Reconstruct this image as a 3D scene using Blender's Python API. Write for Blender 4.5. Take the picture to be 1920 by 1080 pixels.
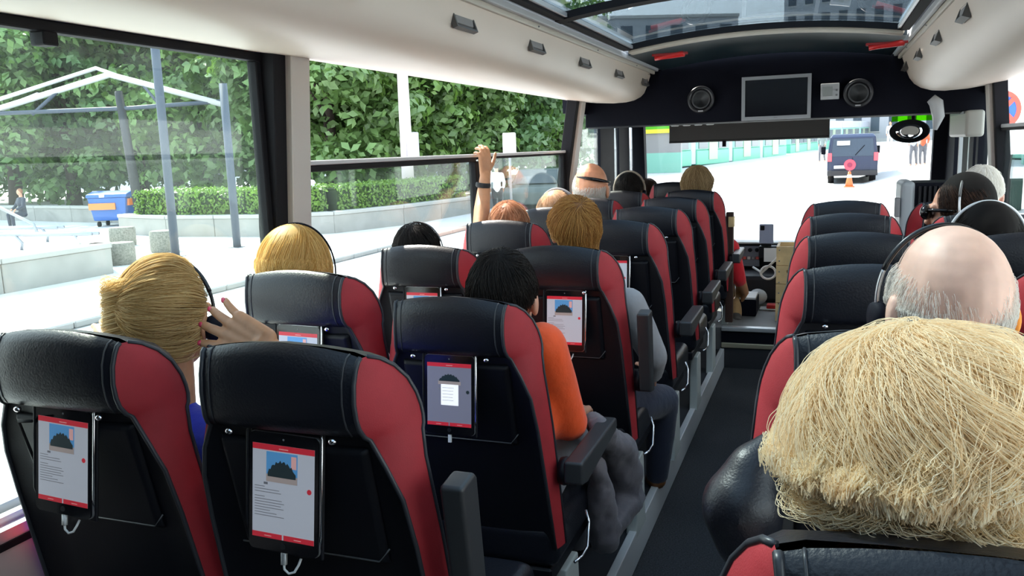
import bpy, bmesh, math, random
import numpy as np
from mathutils import Vector, Matrix, Euler
from mathutils import noise as mnoise

random.seed(7); np.random.seed(7)
for o in list(bpy.data.objects): bpy.data.objects.remove(o)
sc = bpy.context.scene
COL = sc.collection

# ------------------------------------------------------------------ camera
CF, YAW, PITCH, ROLL, CZ = 1559.43, 0.35918, 0.16358, 0.03404, 1.5111
def cam_axes():
    f = Vector((-math.sin(YAW)*math.cos(PITCH), math.cos(YAW)*math.cos(PITCH), -math.sin(PITCH)))
    r = Vector((math.cos(YAW), math.sin(YAW), 0)); u = r.cross(f)
    c, s = math.cos(ROLL), math.sin(ROLL)
    return c*r-s*u, s*r+c*u, f
CR, CU, CD = cam_axes()
CAM_O = Vector((0, 0, CZ))
def at(px, py, x=None, y=None, z=None, d=None):
    """point of the place seen at a pixel of the photograph, at a given x, y, z or depth"""
    v = (px-960)/CF*CR - (py-540)/CF*CU + CD
    if d is not None: t = d
    elif x is not None: t = x/v.x
    elif y is not None: t = y/v.y
    else: t = (z-CZ)/v.z
    return CAM_O + t*v
cd = bpy.data.cameras.new('camera'); cam = bpy.data.objects.new('camera', cd); COL.objects.link(cam)
cd.sensor_width = 36; cd.lens = CF*36/1920; cd.clip_start = .02; cd.clip_end = 600
cam.matrix_world = Matrix(((CR.x, CU.x, -CD.x, 0), (CR.y, CU.y, -CD.y, 0), (CR.z, CU.z, -CD.z, CZ), (0, 0, 0, 1)))
sc.camera = cam

# ------------------------------------------------------------------ light and exposure
w = bpy.data.worlds.new('world'); sc.world = w; w.use_nodes = True
nt = w.node_tree; bg = nt.nodes['Background']
tc = nt.nodes.new('ShaderNodeTexCoord'); sx = nt.nodes.new('ShaderNodeSeparateXYZ'); rp = nt.nodes.new('ShaderNodeValToRGB')
nt.links.new(tc.outputs['Generated'], sx.inputs[0]); nt.links.new(sx.outputs['Z'], rp.inputs[0])
rp.color_ramp.elements[0].color = (.93, .96, 1, 1); rp.color_ramp.elements[1].color = (.62, .78, 1, 1); rp.color_ramp.elements[1].position = .9
nt.links.new(rp.outputs[0], bg.inputs[0]); bg.inputs[1].default_value = 1.25
sd = bpy.data.lights.new('sun', 'SUN'); sun = bpy.data.objects.new('sun', sd); COL.objects.link(sun)
sd.energy = 4.6; sd.angle = .02; sd.color = (1, .94, .84)
sun.rotation_euler = Vector((.74, -.42, -1.05)).to_track_quat('-Z', 'Y').to_euler()
vs = sc.view_settings
sc.display_settings.display_device = 'sRGB'
vs.view_transform = 'Standard'; vs.look = 'None'; vs.gamma = 1; vs.use_curve_mapping = False
vs.exposure = 1.6
cy = sc.cycles
cy.max_bounces = 8; cy.diffuse_bounces = 4; cy.glossy_bounces = 4; cy.transmission_bounces = 6; cy.transparent_max_bounces = 24
cy.caustics_reflective = False; cy.caustics_refractive = False; cy.sample_clamp_indirect = 8

# ------------------------------------------------------------------ materials
MATS = {}
def mat(name, col, rough=.5, metal=0, bump=0, bscale=60, var=0, vscale=8, spec=.5, emit=0, sheen=0, coat=0, sss=0):
    if name in MATS: return MATS[name]
    m = bpy.data.materials.new(name); m.use_nodes = True; MATS[name] = m
    t = m.node_tree; b = t.nodes['Principled BSDF']
    b.inputs['Base Color'].default_value = (*col, 1); b.inputs['Roughness'].default_value = rough
    b.inputs['Metallic'].default_value = metal; b.inputs['Specular IOR Level'].default_value = spec
    if coat: b.inputs['Coat Weight'].default_value = coat; b.inputs['Coat Roughness'].default_value = .15
    if sheen: b.inputs['Sheen Weight'].default_value = sheen
    if sss:
        b.inputs['Subsurface Weight'].default_value = sss; b.inputs['Subsurface Radius'].default_value = (.02, .008, .004); b.inputs['Subsurface Scale'].default_value = .4
    if emit:
        b.inputs['Emission Color'].default_value = (*col, 1); b.inputs['Emission Strength'].default_value = emit
    tcn = None
    if bump or var:
        tcn = t.nodes.new('ShaderNodeTexCoord')
    if bump:
        n = t.nodes.new('ShaderNodeTexNoise'); n.inputs['Scale'].default_value = bscale; n.inputs['Detail'].default_value = 4
        t.links.new(tcn.outputs['Object'], n.inputs[0])
        bp = t.nodes.new('ShaderNodeBump'); bp.inputs['Strength'].default_value = bump; bp.inputs['Distance'].default_value = .01
        t.links.new(n.outputs[0], bp.inputs['Height']); t.links.new(bp.outputs[0], b.inputs['Normal'])
    if var:
        n = t.nodes.new('ShaderNodeTexNoise'); n.inputs['Scale'].default_value = vscale; n.inputs['Detail'].default_value = 5
        t.links.new(tcn.outputs['Object'], n.inputs[0])
        r = t.nodes.new('ShaderNodeValToRGB'); r.color_ramp.elements[0].position = .3; r.color_ramp.elements[1].position = .7
        r.color_ramp.elements[0].color = (*[max(0, c*(1-var)) for c in col], 1); r.color_ramp.elements[1].color = (*[min(1, c*(1+var)) for c in col], 1)
        t.links.new(n.outputs[0], r.inputs[0]); t.links.new(r.outputs[0], b.inputs['Base Color'])
    return m
def glass(name, tint, f0=.04, gl=1.0, smudge=0, rough=.0):
    """thin pane: tinted see-through sheet with a fresnel reflection and an optional film of dirt"""
    m = bpy.data.materials.new(name); m.use_nodes = True; MATS[name] = m
    t = m.node_tree; N = t.nodes; out = N['Material Output']; N.remove(N['Principled BSDF'])
    tr = N.new('ShaderNodeBsdfTransparent'); tr.inputs[0].default_value = (*tint, 1)
    g = N.new('ShaderNodeBsdfGlossy'); g.inputs['Roughness'].default_value = rough; g.inputs[0].default_value = (.9, .95, 1, 1)
    lw = N.new('ShaderNodeLayerWeight'); pw = N.new('ShaderNodeMath'); pw.operation = 'POWER'; pw.inputs[1].default_value = 5; t.links.new(lw.outputs['Facing'], pw.inputs[0]); lw.inputs[0].default_value = .5
    mul = N.new('ShaderNodeMath'); mul.operation = 'MULTIPLY_ADD'; mul.inputs[1].default_value = .7*gl; mul.inputs[2].default_value = f0*.8*gl; t.links.new(pw.outputs[0], mul.inputs[0])
    mx = N.new('ShaderNodeMixShader'); t.links.new(mul.outputs[0], mx.inputs[0]); t.links.new(tr.outputs[0], mx.inputs[1]); t.links.new(g.outputs[0], mx.inputs[2])
    last = mx
    if smudge:
        d = N.new('ShaderNodeBsdfTranslucent'); d.inputs[0].default_value = (.8, .95, .9, 1)
        c = N.new('ShaderNodeTexCoord'); mp = N.new('ShaderNodeMapping'); mp.inputs['Scale'].default_value = (1, 2.2, .5)
        n = N.new('ShaderNodeTexNoise'); n.inputs['Scale'].default_value = 2.2; n.inputs['Detail'].default_value = 3
        t.links.new(c.outputs['Object'], mp.inputs[0]); t.links.new(mp.outputs[0], n.inputs[0])
        r = N.new('ShaderNodeMapRange'); r.inputs[1].default_value = .42; r.inputs[2].default_value = .75; r.inputs[3].default_value = smudge*.25; r.inputs[4].default_value = smudge
        t.links.new(n.outputs[0], r.inputs[0])
        m2 = N.new('ShaderNodeMixShader'); t.links.new(r.outputs[0], m2.inputs[0]); t.links.new(mx.outputs[0], m2.inputs[1]); t.links.new(d.outputs[0], m2.inputs[2]); last = m2
    t.links.new(last.outputs[0], out.inputs[0])
    return m
LEATHER = mat('black_leather', (.007, .008, .013), .38, bump=.12, bscale=220, spec=.42)
SHELL = mat('black_plastic', (.004, .0045, .008), .5, bump=.05, bscale=400, spec=.3)
PIPING = mat('piping', (.03, .033, .04), .4)
RED = mat('red_fabric', (.38, .018, .027), .65, bump=.12, bscale=500, var=.12, vscale=12)
GREYP = mat('grey_paint', (.58, .61, .58), .45)
ALU = mat('aluminium', (.72, .73, .74), .35, metal=.7)
CHROME = mat('chrome', (.8, .8, .82), .15, metal=1)
CREAM = mat('cream_laminate', (.72, .61, .51), .45, var=.03, vscale=2)
CREAM2 = mat('cream_trim', (.6, .55, .47), .5)
PILLAR = mat('pillar_grey', (.5, .47, .43), .5)
RUBBER = mat('rubber', (.006, .006, .008), .7, spec=.2)
DARK = mat('dark_panel', (.004, .0045, .010), .7, spec=.15)
DARKG = mat('dark_gloss', (.012, .026, .034), .38)
CARPET = mat('carpet', (.042, .043, .048), .95, bump=.6, bscale=350, var=.6, vscale=160)
BASE = mat('dark_grey_lining', (.03, .031, .037), .8)
GREY = mat('mid_grey', (.22, .22, .23), .5)
LGREY = mat('light_grey', (.5, .51, .52), .45)
WHITE = mat('white_plastic', (.85, .85, .84), .35)
WOOD = mat('pine', (.80, .57, .28), .55, var=.22, vscale=9)
SKIN = mat('skin', (.58, .30, .20), .5, var=.1, vscale=30, sss=.15)
SKINP = mat('skin_pink', (.68, .36, .28), .42, var=.12, vscale=22, sss=.15)
SKIND = mat('skin_tan', (.5, .24, .12), .5, var=.1, vscale=30, sss=.1)
NAIL = mat('nail_polish', (.85, .06, .16), .2)
GLASS = glass('window_glass', (.93, .97, .95), smudge=.012)
GLASSD = glass('window_glass_dirty', (.90, .96, .93), smudge=.016, gl=.8)
ROOFG = glass('roof_glass', (.52, .58, .60), gl=1.2)
WIND = glass('windscreen_glass', (.96, .98, .97), gl=.6)
GREENT = glass('green_tint', (.35, .95, .05), gl=.3)

# ------------------------------------------------------------------ mesh builder
class MB:
    def __init__(s): s.v = []; s.f = []; s.m = []; s.cur = 0
    def add(s, vs, fs, mi=None):
        o = len(s.v); s.v += [tuple(v) for v in vs]; s.f += [tuple(i+o for i in f) for f in fs]; s.m += [s.cur if mi is None else mi]*len(fs); return s
    def box(s, lo, hi, mi=None, M=None):
        x0, y0, z0 = lo; x1, y1, z1 = hi
        vs = [(x0,y0,z0),(x1,y0,z0),(x1,y1,z0),(x0,y1,z0),(x0,y0,z1),(x1,y0,z1),(x1,y1,z1),(x0,y1,z1)]
        if M is not None: vs = [M @ Vector(v) for v in vs]
        return s.add(vs, [(0,3,2,1),(4,5,6,7),(0,1,5,4),(1,2,6,5),(2,3,7,6),(3,0,4,7)], mi)
    def rings(s, rs, closed=True, caps=True, mi=None):
        n = len(rs[0]); vs = [p for r in rs for p in r]; fs = []
        for i in range(len(rs)-1):
            for j in range(n if closed else n-1):
                a, b = i*n+j, i*n+(j+1) % n
                fs.append((a, b, b+n, a+n))
        if caps and closed: fs += [tuple(range(n-1, -1, -1)), tuple(range((len(rs)-1)*n, len(rs)*n))]
        return s.add(vs, fs, mi)
    def tube(s, pts, r, n=8, mi=None, flat=1.0, up=None):
        pts = [Vector(p) for p in pts]; R = r if hasattr(r, '__len__') else [r]*len(pts); rs = []; prev = None
        for i, p in enumerate(pts):
            d = (pts[min(i+1, len(pts)-1)]-pts[max(i-1, 0)]).normalized()
            if prev is None:
                a = Vector(up) if up is not None else (Vector((0, 0, 1)) if abs(d.z) < .9 else Vector((1, 0, 0)))
            else: a = prev
            a = (a-d*a.dot(d)).normalized(); prev = a; b = d.cross(a)
            rs.append([p+(a*math.cos(t)*flat+b*math.sin(t))*R[i] for t in [2*math.pi*k/n for k in range(n)]])
        return s.rings(rs, mi=mi)
    def ell(s, c, r, M=None, n=16, m=10, mi=None):
        c = Vector(c); vs = []; fs = []
        for i in range(1, m):
            th = math.pi*i/m
            for j in range(n):
                ph = 2*math.pi*j/n; v = Vector((r[0]*math.sin(th)*math.cos(ph), r[1]*math.sin(th)*math.sin(ph), r[2]*math.cos(th)))
                vs.append(c+(M @ v if M is not None else v))
        t = len(vs); 
        for z in (r[2], -r[2]): v = Vector((0, 0, z)); vs.append(c+(M @ v if M is not None else v))
        for i in range(m-2):
            for j in range(n):
                a, b = i*n+j, i*n+(j+1) % n; fs.append((a, a+n, b+n, b))
        for j in range(n): fs.append((t, j, (j+1) % n)); fs.append((t+1, (m-2)*n+(j+1) % n, (m-2)*n+j))
        return s.add(vs, fs, mi)
    def cap(s, p0, r0, p1, r1, n=12, mi=None):
        """tapered capsule between two points"""
        p0, p1 = Vector(p0), Vector(p1); d = p1-p0; L = d.length or 1e-6; d /= L
        a = (Vector((0, 0, 1)) if abs(d.z) < .9 else Vector((1, 0, 0))); a = (a-d*a.dot(d)).normalized(); b = d.cross(a); rs = []
        pr = [(-math.cos(t)*r0, math.sin(t)*r0, p0) for t in (.35, .8, 1.2)]+[(0, r0, p0), (0, r1, p1)]+[(math.sin(t)*r1, math.cos(t)*r1, p1) for t in (.4, .8, 1.25)]
        for h, r, o in pr: rs.append([o+d*h+(a*math.cos(t)+b*math.sin(t))*r for t in [2*math.pi*k/n for k in range(n)]])
        return s.rings(rs, mi=mi)
    def chain(s, pts, rs, n=12, mi=None):
        for i in range(len(pts)-1): s.cap(pts[i], rs[i], pts[i+1], rs[i+1], n, mi)
        return s
    def lathe(s, prof, c=(0, 0, 0), M=None, n=24, mi=None, caps=True):
        c = Vector(c); rs = []
        for r, z in prof:
            rs.append([c+((M @ Vector((r*math.cos(t), r*math.sin(t), z))) if M is not None else Vector((r*math.cos(t), r*math.sin(t), z))) for t in [2*math.pi*k/n for k in range(n)]])
        return s.rings(rs, mi=mi, caps=caps)
    def prism(s, poly, a, b, axis='y', mi=None):
        """polygon given in the two other axes, extruded along axis"""
        P = {'y': lambda p, t: (p[0], t, p[1]), 'x': lambda p, t: (t, p[0], p[1]), 'z': lambda p, t: (p[0], p[1], t)}[axis]
        return s.rings([[P(p, a) for p in poly], [P(p, b) for p in poly]], mi=mi)
def obj(name, mb, m, parent=None, loc=(0, 0, 0), smooth=False, bevel=0, seg=2, sub=0, angle=None, world=None):
    """one mesh object; world = origin of the thing when the builder holds world coordinates"""
    me = bpy.data.meshes.new(name)
    vs = mb.v if world is None else [tuple(Vector(v)-Vector(world)) for v in mb.v]
    me.from_pydata(vs, [], mb.f); me.update()
    for x in (m if isinstance(m, (list, tuple)) else [m]): me.materials.append(x)
    if any(mb.m): me.polygons.foreach_set('material_index', mb.m)
    bm = bmesh.new(); bm.from_mesh(me); bmesh.ops.recalc_face_normals(bm, faces=bm.faces); bm.to_mesh(me); bm.free()
    if smooth: me.polygons.foreach_set('use_smooth', [True]*len(me.polygons))
    o = bpy.data.objects.new(name, me); COL.objects.link(o)
    if parent is not None: o.parent = parent; o.location = loc
    else: o.location = loc if world is None else world
    if bevel:
        b = o.modifiers.new('b', 'BEVEL'); b.width = bevel; b.segments = seg; b.limit_method = 'ANGLE'; b.angle_limit = .6
        if seg > 1: me.polygons.foreach_set('use_smooth', [True]*len(me.polygons)); wn = o.modifiers.new('wn', 'WEIGHTED_NORMAL')
    if sub: q = o.modifiers.new('s', 'SUBSURF'); q.levels = q.render_levels = sub
    return o
def tag(o, label, cat, group=None, kind=None):
    o['label'] = label
    if cat: o['category'] = cat
    if group: o['group'] = group
    if kind: o['kind'] = kind
    return o
def struct(o): o['kind'] = 'structure'; return o
def stuff(o): o['kind'] = 'stuff'; return o
def empty(name, loc, rz=0):
    o = bpy.data.objects.new(name, None); COL.objects.link(o); o.location = loc; o.rotation_euler = (0, 0, rz); o.empty_display_size = .1
    return o
def dup(root, loc=None):
    def cp(o, par):
        c = o.copy(); COL.objects.link(c); c.parent = par
        for ch in kids.get(o, ()): cp(ch, c)
        return c
    kids = {}
    for ch in root.children_recursive: kids.setdefault(ch.parent, []).append(ch)
    r = cp(root, None)
    if loc is not None: r.location = loc
    return r
ORD = ['first', 'second', 'third', 'fourth', 'fifth', 'sixth', 'seventh', 'eighth']

# ================================================================== BUS SHELL
XL, XR, YB, YF = -1.60, .93, -.9, 7.7
SILL, RAIL, WTOP = .79, 1.485, 1.86
PLAT = .12
AXL, AXR = -.60, -.10          # aisle edges
fl = MB(); fl.box((AXL, YB, -.1), (AXR, 5.69, 0)); struct(obj('floor', fl, CARPET))
for side, a, b in (('left', XL-.04, AXL-.03), ('right', AXR+.03, XR+.04)):
    p = MB(); p.box((a, YB, -.1), (b, 5.69, PLAT)); struct(obj('trim_1' if side == 'left' else 'trim_2', p, BASE))
    r = MB(); e = b if side == 'left' else a
    r.box((min(e, e+(.03 if side == 'left' else -.03)), YB, 0), (max(e, e+(.03 if side == 'left' else -.03)), 5.69, PLAT+.012)); struct(obj('trim_3' if side == 'left' else 'trim_4', r, mat('rail_white', (.68, .69, .69), .35), bevel=.004))
# front platform with the step edge
p = MB(); p.box((XL-.04, 5.70, -.1), (XR+.04, YF, .27)); struct(obj('trim_5', p, mat('platform_grey', (.2, .2, .2), .6, var=.15, vscale=5)))
p = MB(); p.box((AXL-.02, 5.66, .14), (AXR, 5.70, .175)); struct(obj('trim_6', p, mat('brass', (.55, .5, .36), .35, metal=.6), bevel=.006))
p = MB(); p.box((AXL-.02, 5.672, .175), (AXR, 5.699, .255)); struct(obj('trim_7', p, DARK))
p = MB(); p.box((AXL-.02, 5.66, .255), (AXR, 5.72, .285)); struct(obj('trim_8', p, ALU, bevel=.005))
p = MB(); p.box((AXL-.02, 5.67, 0), (AXR, 5.699, .14)); struct(obj('trim_9', p, BASE))
# side walls under the windows, with ledge
for s, X, nm in ((-1, XL, 'left'), (1, XR, 'right')):
    q = MB()
    def sx_(a): return X + s*a
    def bx(a0, a1, z0, z1, y0=YB, y1=YF, mi=0):
        q.box((min(sx_(a0), sx_(a1)), y0, z0), (max(sx_(a0), sx_(a1)), y1, z1), mi)
    bx(-.0, .06, -.6, SILL-.02, mi=2)
    bx(-.012, 0, .12, .50, YB, 5.7, 1)
    bx(-.03, .0, .50, SILL-.06, YB, 5.7, 0)
    struct(obj('wall_'+nm, q, [mat('beige_panel', (.52, .44, .41), .6, var=.05), BASE, mat('coach_paint', (.5, .5, .5), .3)]))
    q = MB(); bx(-.035, .06, SILL-.06, SILL-.045); struct(obj('trim_%d' % (10 if s < 0 else 11), q, RUBBER))
    q = MB(); bx(-.03, .0, SILL-.045, SILL-.02); bx(-.0, .02, SILL-.045, SILL-.004); bx(.035, .06, SILL-.045, SILL+.01); struct(obj('trim_%d' % (12 if s < 0 else 13), q, ALU))
# pillars lean inwards towards the roof
def pillar(name, X, s, y0, y1, lean=.05, zt=2.0, z0=SILL-.02, dk=.05):
    q = MB()
    def slab(a0, a1, ya, yb, mi):
        bot = [(X+s*a0, ya, z0), (X+s*a1, ya, z0), (X+s*a1, yb, z0), (X+s*a0, yb, z0)]
        mid = [(x, y, 1.30) for x, y, z in bot]
        top = [(x-s*lean, y, zt) for x, y, z in bot]
        q.rings([bot, mid, top], mi=mi)
    slab(-.035, .05, y0, y1, 0)
    slab(-.015, .055, y0-dk, y0, 1); slab(-.012, .055, y1, y1+.012, 1)
    return struct(obj(name, q, [PILLAR, RUBBER], bevel=.003, seg=1))
pillar('trim_14', XL, -1, 2.225, 2.325, dk=.06); pillar('trim_15', XL, -1, 5.38, 5.47, .11, dk=.055)
pillar('trim_16', XR, 1, 5.40, 5.49, .06); pillar('trim_17', XR, 1, 2.225, 2.325, .05); pillar('trim_18', XL, -1, .85, .95); pillar('trim_19', XR, 1, -.6, -.5)

def win(name, X, s, y0, y1, z0, z1, gm, bars, framem=RUBBER, lean=.0):
    """pane with its bars (ya, yb, za, zb, material index)"""
    g = MB(); a = X+s*.012; b = X+s*.018
    g.box((min(a, b), y0, z0), (max(a, b), y1, z1)); root = struct(obj(name, g, gm))
    for ya, yb, za, zb, mm, th in bars:
        f = MB(); f.box((min(X-s*th, X+s*.03), ya, za), (max(X-s*th, X+s*.03), yb, zb)); obj('frame', f, mm, root, bevel=.003, seg=1)
    return root
zt = 1.822
win('window_1', XL, -1, .85, 2.165, SILL-.01, zt-.01, GLASSD, [(.85, 2.165, zt-.02, zt+.005, RUBBER, .006), (.85, 2.165, zt+.005, zt+.028, LGREY, .01), (.85, 2.165, zt+.028, zt+.034, RUBBER, .008), (2.14, 2.165, SILL, zt-.02, RUBBER, .004), (1.40, 1.44, zt-.05, zt-.02, RUBBER, .012)])
win('window_2', XL, -1, 2.337, 3.80, SILL-.01, RAIL, GLASS, [(2.337, 3.80, RAIL-.022, RAIL, RUBBER, .01), (2.337, 3.84, RAIL, RAIL+.016, LGREY, .014), (3.795, 3.85, SILL, RAIL-.02, RUBBER, .008), (2.337, 2.36, SILL, RAIL, RUBBER, .005)])
win('window_3', XL, -1, 3.85, 5.325, SILL-.01, RAIL, GLASS, [(3.85, 5.325, RAIL-.012, RAIL, RUBBER, .006), (3.85, 5.325, RAIL, RAIL+.016, LGREY, .012), (5.29, 5.325, SILL, RAIL, RUBBER, .005)])
win('window_4', XR, 1, -.5, 2.17, SILL-.01, zt, GLASS, [(-.5, 2.17, zt, zt+.03, RUBBER, .01)])
win('window_5', XR, 1, 2.337, 5.35, SILL-.01, 1.56, GLASS, [(2.337, 5.35, 1.545, 1.565, LGREY, .01), (2.337, 5.35, 1.53, 1.545, RUBBER, .008)])

# luggage racks, one each side
XC = -.335
def rack(sgn, name, label):
    prof = [(1.265, 1.80), (1.12, 1.779), (1.00, 1.773), (.93, 1.779), (.875, 1.797), (.835, 1.825), (.808, 1.862), (.79, 1.905), (.774, 1.955), (.766, 1.985), (.762, 1.995)]
    if sgn < 0: prof[:6] = [(1.265, 1.828), (1.12, 1.809), (1.00, 1.801), (.93, 1.803), (.875, 1.813), (.835, 1.834)]
    back = [(.80, 2.06), (1.10, 2.06), (1.265, 1.95)]
    yend = 5.86
    q = MB(); full = prof+back; rs = []
    for y in (YB, 0, 2, 4, 5.55): rs.append([(XC+sgn*x, y, z) for x, z in full])
    cz, cxx = 1.90, 1.0
    for t in (.25, .5, .75, .95):
        k = math.sqrt(max(0, 1-t*t)); kk = .55+.45*k
        rs.append([(XC+sgn*(cxx+(x-cxx)*(1-(1-kk)*.5)), 5.55+.31*t, cz+(z-cz)*kk) for x, z in full])
    root = obj(name, q.rings(rs), CREAM, smooth=True); tag(root, label, 'luggage rack')
    root.data.set_sharp_from_angle(angle=.9)
    # ridged trims along the upper edge
    for a, b, mm, nm in ((.770, .752, CREAM2, 'edge_strip'), (.750, .728, LGREY, 'upper_strip')):
        t = MB(); z0 = 1.99 if nm == 'edge_strip' else 2.008
        t.box((min(XC+sgn*a, XC+sgn*b), YB, z0), (max(XC+sgn*a, XC+sgn*b), 5.80, z0+.028)); obj(nm, t, mm, root, bevel=.005)
    t = MB(); t.tube([(XC+sgn*.771, YB, 1.984), (XC+sgn*.771, 5.7, 1.984)], .003, 6); obj('seam', t, mat('seam_brown', (.25, .2, .15), .6), root)
    for k in range(8):
        y = 5.58-.745*k
        if y < -.5: break
        f = MB(); M = Matrix.Translation((XC+sgn*.782, y, 1.928)) @ Matrix.Rotation(sgn*.33, 4, 'Y')
        for lo, hi in (((-.006, -.085, -.026), (.012, .085, -.019)), ((-.006, -.085, .019), (.012, .085, .026)), ((-.006, -.085, -.019), (.012, -.076, .019)), ((-.006, .076, -.019), (.012, .085, .019))):
            f.box((lo[0]-.008 if sgn > 0 else lo[0], lo[1], lo[2]), hi, M=M)
        f.box((-.002, -.076, -.019), (.002, .076, .019), M=M)
        v = obj('air_vent', f, mat('vent_frame', (.09, .085, .08), .5), root)
        g = MB(); M2 = M @ Matrix.Translation((-sgn*.006, 0, .0)) @ Matrix.Rotation(-sgn*.25, 4, 'Y')
        g.box((-.003, -.07, -.010), (.003, .07, .016), M=M2); obj('vent_flap', g, mat('vent_flap', (.24, .22, .21), .4), v, bevel=.002, seg=1)
    for k in range(4):
        t = MB(); t.lathe([(.006, 0), (.006, .004), (.002, .006)], (XC+sgn*.752, 5.2-.95*k, 2.002), Matrix.Rotation(math.pi, 3, 'X'), 8); obj('screw', t, GREY, root)
    return root
rack(-1, 'luggage_rack', 'long cream luggage rack with air vents above the windows of the raised-arm passenger')
rack(1, 'luggage_rack', 'cream rounded luggage rack with air vents on the driver-door side, above the sunglasses woman')

# roof: skin, glass panels, bars
def arch(x): 
    t = (x-XC)/.72
    return 2.035+.062*(1-t*t)
def arch_strip(y0, y1, x0=XC-.72, x1=XC+.72, th=.02, dz=0, n=14):
    q = MB(); lo = []; rs = []
    xs = [x0+(x1-x0)*i/n for i in range(n+1)]
    for y in (y0, y1): rs.append([(x, y, arch(x)+dz) for x in xs]+[(x, y, arch(x)+dz+th) for x in reversed(xs)])
    return q.rings(rs)
for k, (y0, y1) in enumerate(((-.8, 3.42), (3.50, 4.70))):
    o = struct(obj('window_%d' % (6+k), arch_strip(y0, y1, XC-.68, XC+.68, .006, .025), ROOFG, smooth=True))
    o.data.set_sharp_from_angle(angle=.8)
    for sg in (-1, 1):
        t = MB(); t.box((XC+sg*.70-.02, y0, 2.035), (XC+sg*.70+.02, y1, 2.07)); obj('frame', t, RUBBER, o)
        t = MB(); t.box((XC+sg*.672-.006, y0, 2.045), (XC+sg*.672+.006, y1, 2.062)); obj('frame', t, ALU, o)
struct(obj('ceiling', arch_strip(YB, -.8, XC-.73, XC+.73, .03), CREAM))
struct(obj('trim_20', arch_strip(3.42, 3.50, XC-.72, XC+.72, .03, -.004), RUBBER))
struct(obj('trim_21', arch_strip(4.72, 4.82, XC-.70, XC+.70, .035, -.018), CREAM2, bevel=.01))
struct(obj('trim_22', arch_strip(4.695, 4.72, XC-.70, XC+.70, .03, -.002), RUBBER))
struct(obj('trim_23', arch_strip(4.82, 5.9, XC-.72, XC+.72, .03, -.012), DARKG, smooth=False))
for s, X, k in ((-1, XL, 24), (1, XR, 25)):
    t = MB(); a = XC+s*.73
    t.prism([(a, 2.03), (a, 2.12), (X+s*.06-s*.1, 2.0), (X+s*.06, 1.86), (X, 1.86), (X-s*.1, 1.98)], YB, YF, 'y'); struct(obj('trim_%d' % k, t, [mat('coach_paint', (.5, .5, .5), .3)]))
# red escape hammers
for px, py, dx in ((1257, 106, .10), (1662, 86, .10)):
    c = at(px, py, y=4.86)
    q = MB(); q.tube([(c.x-.085, 4.84, c.z-.008), (c.x-.04, 4.84, c.z-.002), (c.x+.07, 4.84, c.z+.008), (c.x+.085, 4.84, c.z+.004)], [.012, .013, .016, .012], 10)
    h = tag(obj('hatch_handle', q, mat('red_plastic', (.62, .02, .02), .35), world=(c.x, 4.84, c.z), smooth=True), 'red hatch handle under the cream roof bar, '+('above the raised-arm passenger side' if px < 1400 else 'above the bald man side'), 'handle', 'roof hatch handles')
    q = MB(); q.box((c.x-.10, 4.828, c.z+.004), (c.x+.10, 4.852, c.z+.018)); obj('bracket', q, mat('red_dark', (.3, .012, .015), .4), h, world=(c.x, 4.84, c.z), bevel=.003)

# rear wall (behind the camera), closed; unseen left panel added to shade seat backs
t = MB(); t.box((XL-.06, YB-.05, -.6), (XR+.06, YB, 2.15)); t.box((XL-.03, YB, .5), (XL, .85, 1.95)); struct(obj('wall_back', t, BASE))

# ------------------------------------------------------------------ front of the bus
YH = 5.86
q = MB(); q.prism([(5.86, 1.655), (5.90, 1.99), (5.93, 2.10), (7.6, 2.12), (7.6, 1.76), (7.2, 1.73), (5.95, 1.645)], XL+.0, XR, 'x'); struct(obj('wall_front', q, DARK, bevel=.008))
q = MB(); q.box((XL-.06, YF, -.6), (XR+.06, YF+.06, .62)); struct(obj('trim_34', q, [mat('coach_paint', (.5, .5, .5), .3)]))
# A pillars, side glass and door posts of the cab
def post(name, px_a, px_b, y, z0=.27, z1=1.72, dep=.05, m=DARK, x_y=None):
    a, b = at(px_a, 300, y=y), at(px_b, 300, y=y); q = MB(); q.box((a.x, y, z0), (b.x, y+dep, z1)); return struct(obj(name, q, m, bevel=.004, seg=1))
wl = at(1212, 300, y=7.5).x; wr = at(1746, 300, y=7.5).x
g = MB(); g.rings([[(wl, 7.62, .60), (wr, 7.62, .60), (wr, 7.626, .60), (wl, 7.626, .60)], [(wl, 7.41, 1.76), (wr, 7.41, 1.76), (wr, 7.416, 1.76), (wl, 7.416, 1.76)]]); struct(obj('window_8', g, WIND))
for nm, x0, x1 in (('trim_26', wl-.10, wl), ('trim_27', wr, wr+.10)):
    q = MB(); q.rings([[(x0, 7.58, .3), (x1, 7.58, .3), (x1, 7.66, .3), (x0, 7.66, .3)], [(x0, 7.36, 1.78), (x1, 7.36, 1.78), (x1, 7.46, 1.78), (x0, 7.46, 1.78)]]); struct(obj(nm, q, DARK))
# green sun band at the top of the windscreen
zb = at(1230, 246, y=7.40).z
for nm, x0, x1 in (('trim_28', at(1672, 225, y=7.42).x, wr),):
    q = MB(); q.rings([[(x0, 7.432, zb), (x1, 7.432, zb), (x1, 7.436, zb), (x0, 7.436, zb)], [(x0, 7.402, 1.755), (x1, 7.402, 1.755), (x1, 7.406, 1.755), (x0, 7.406, 1.755)]]); struct(obj(nm, q, GREENT))
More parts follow.
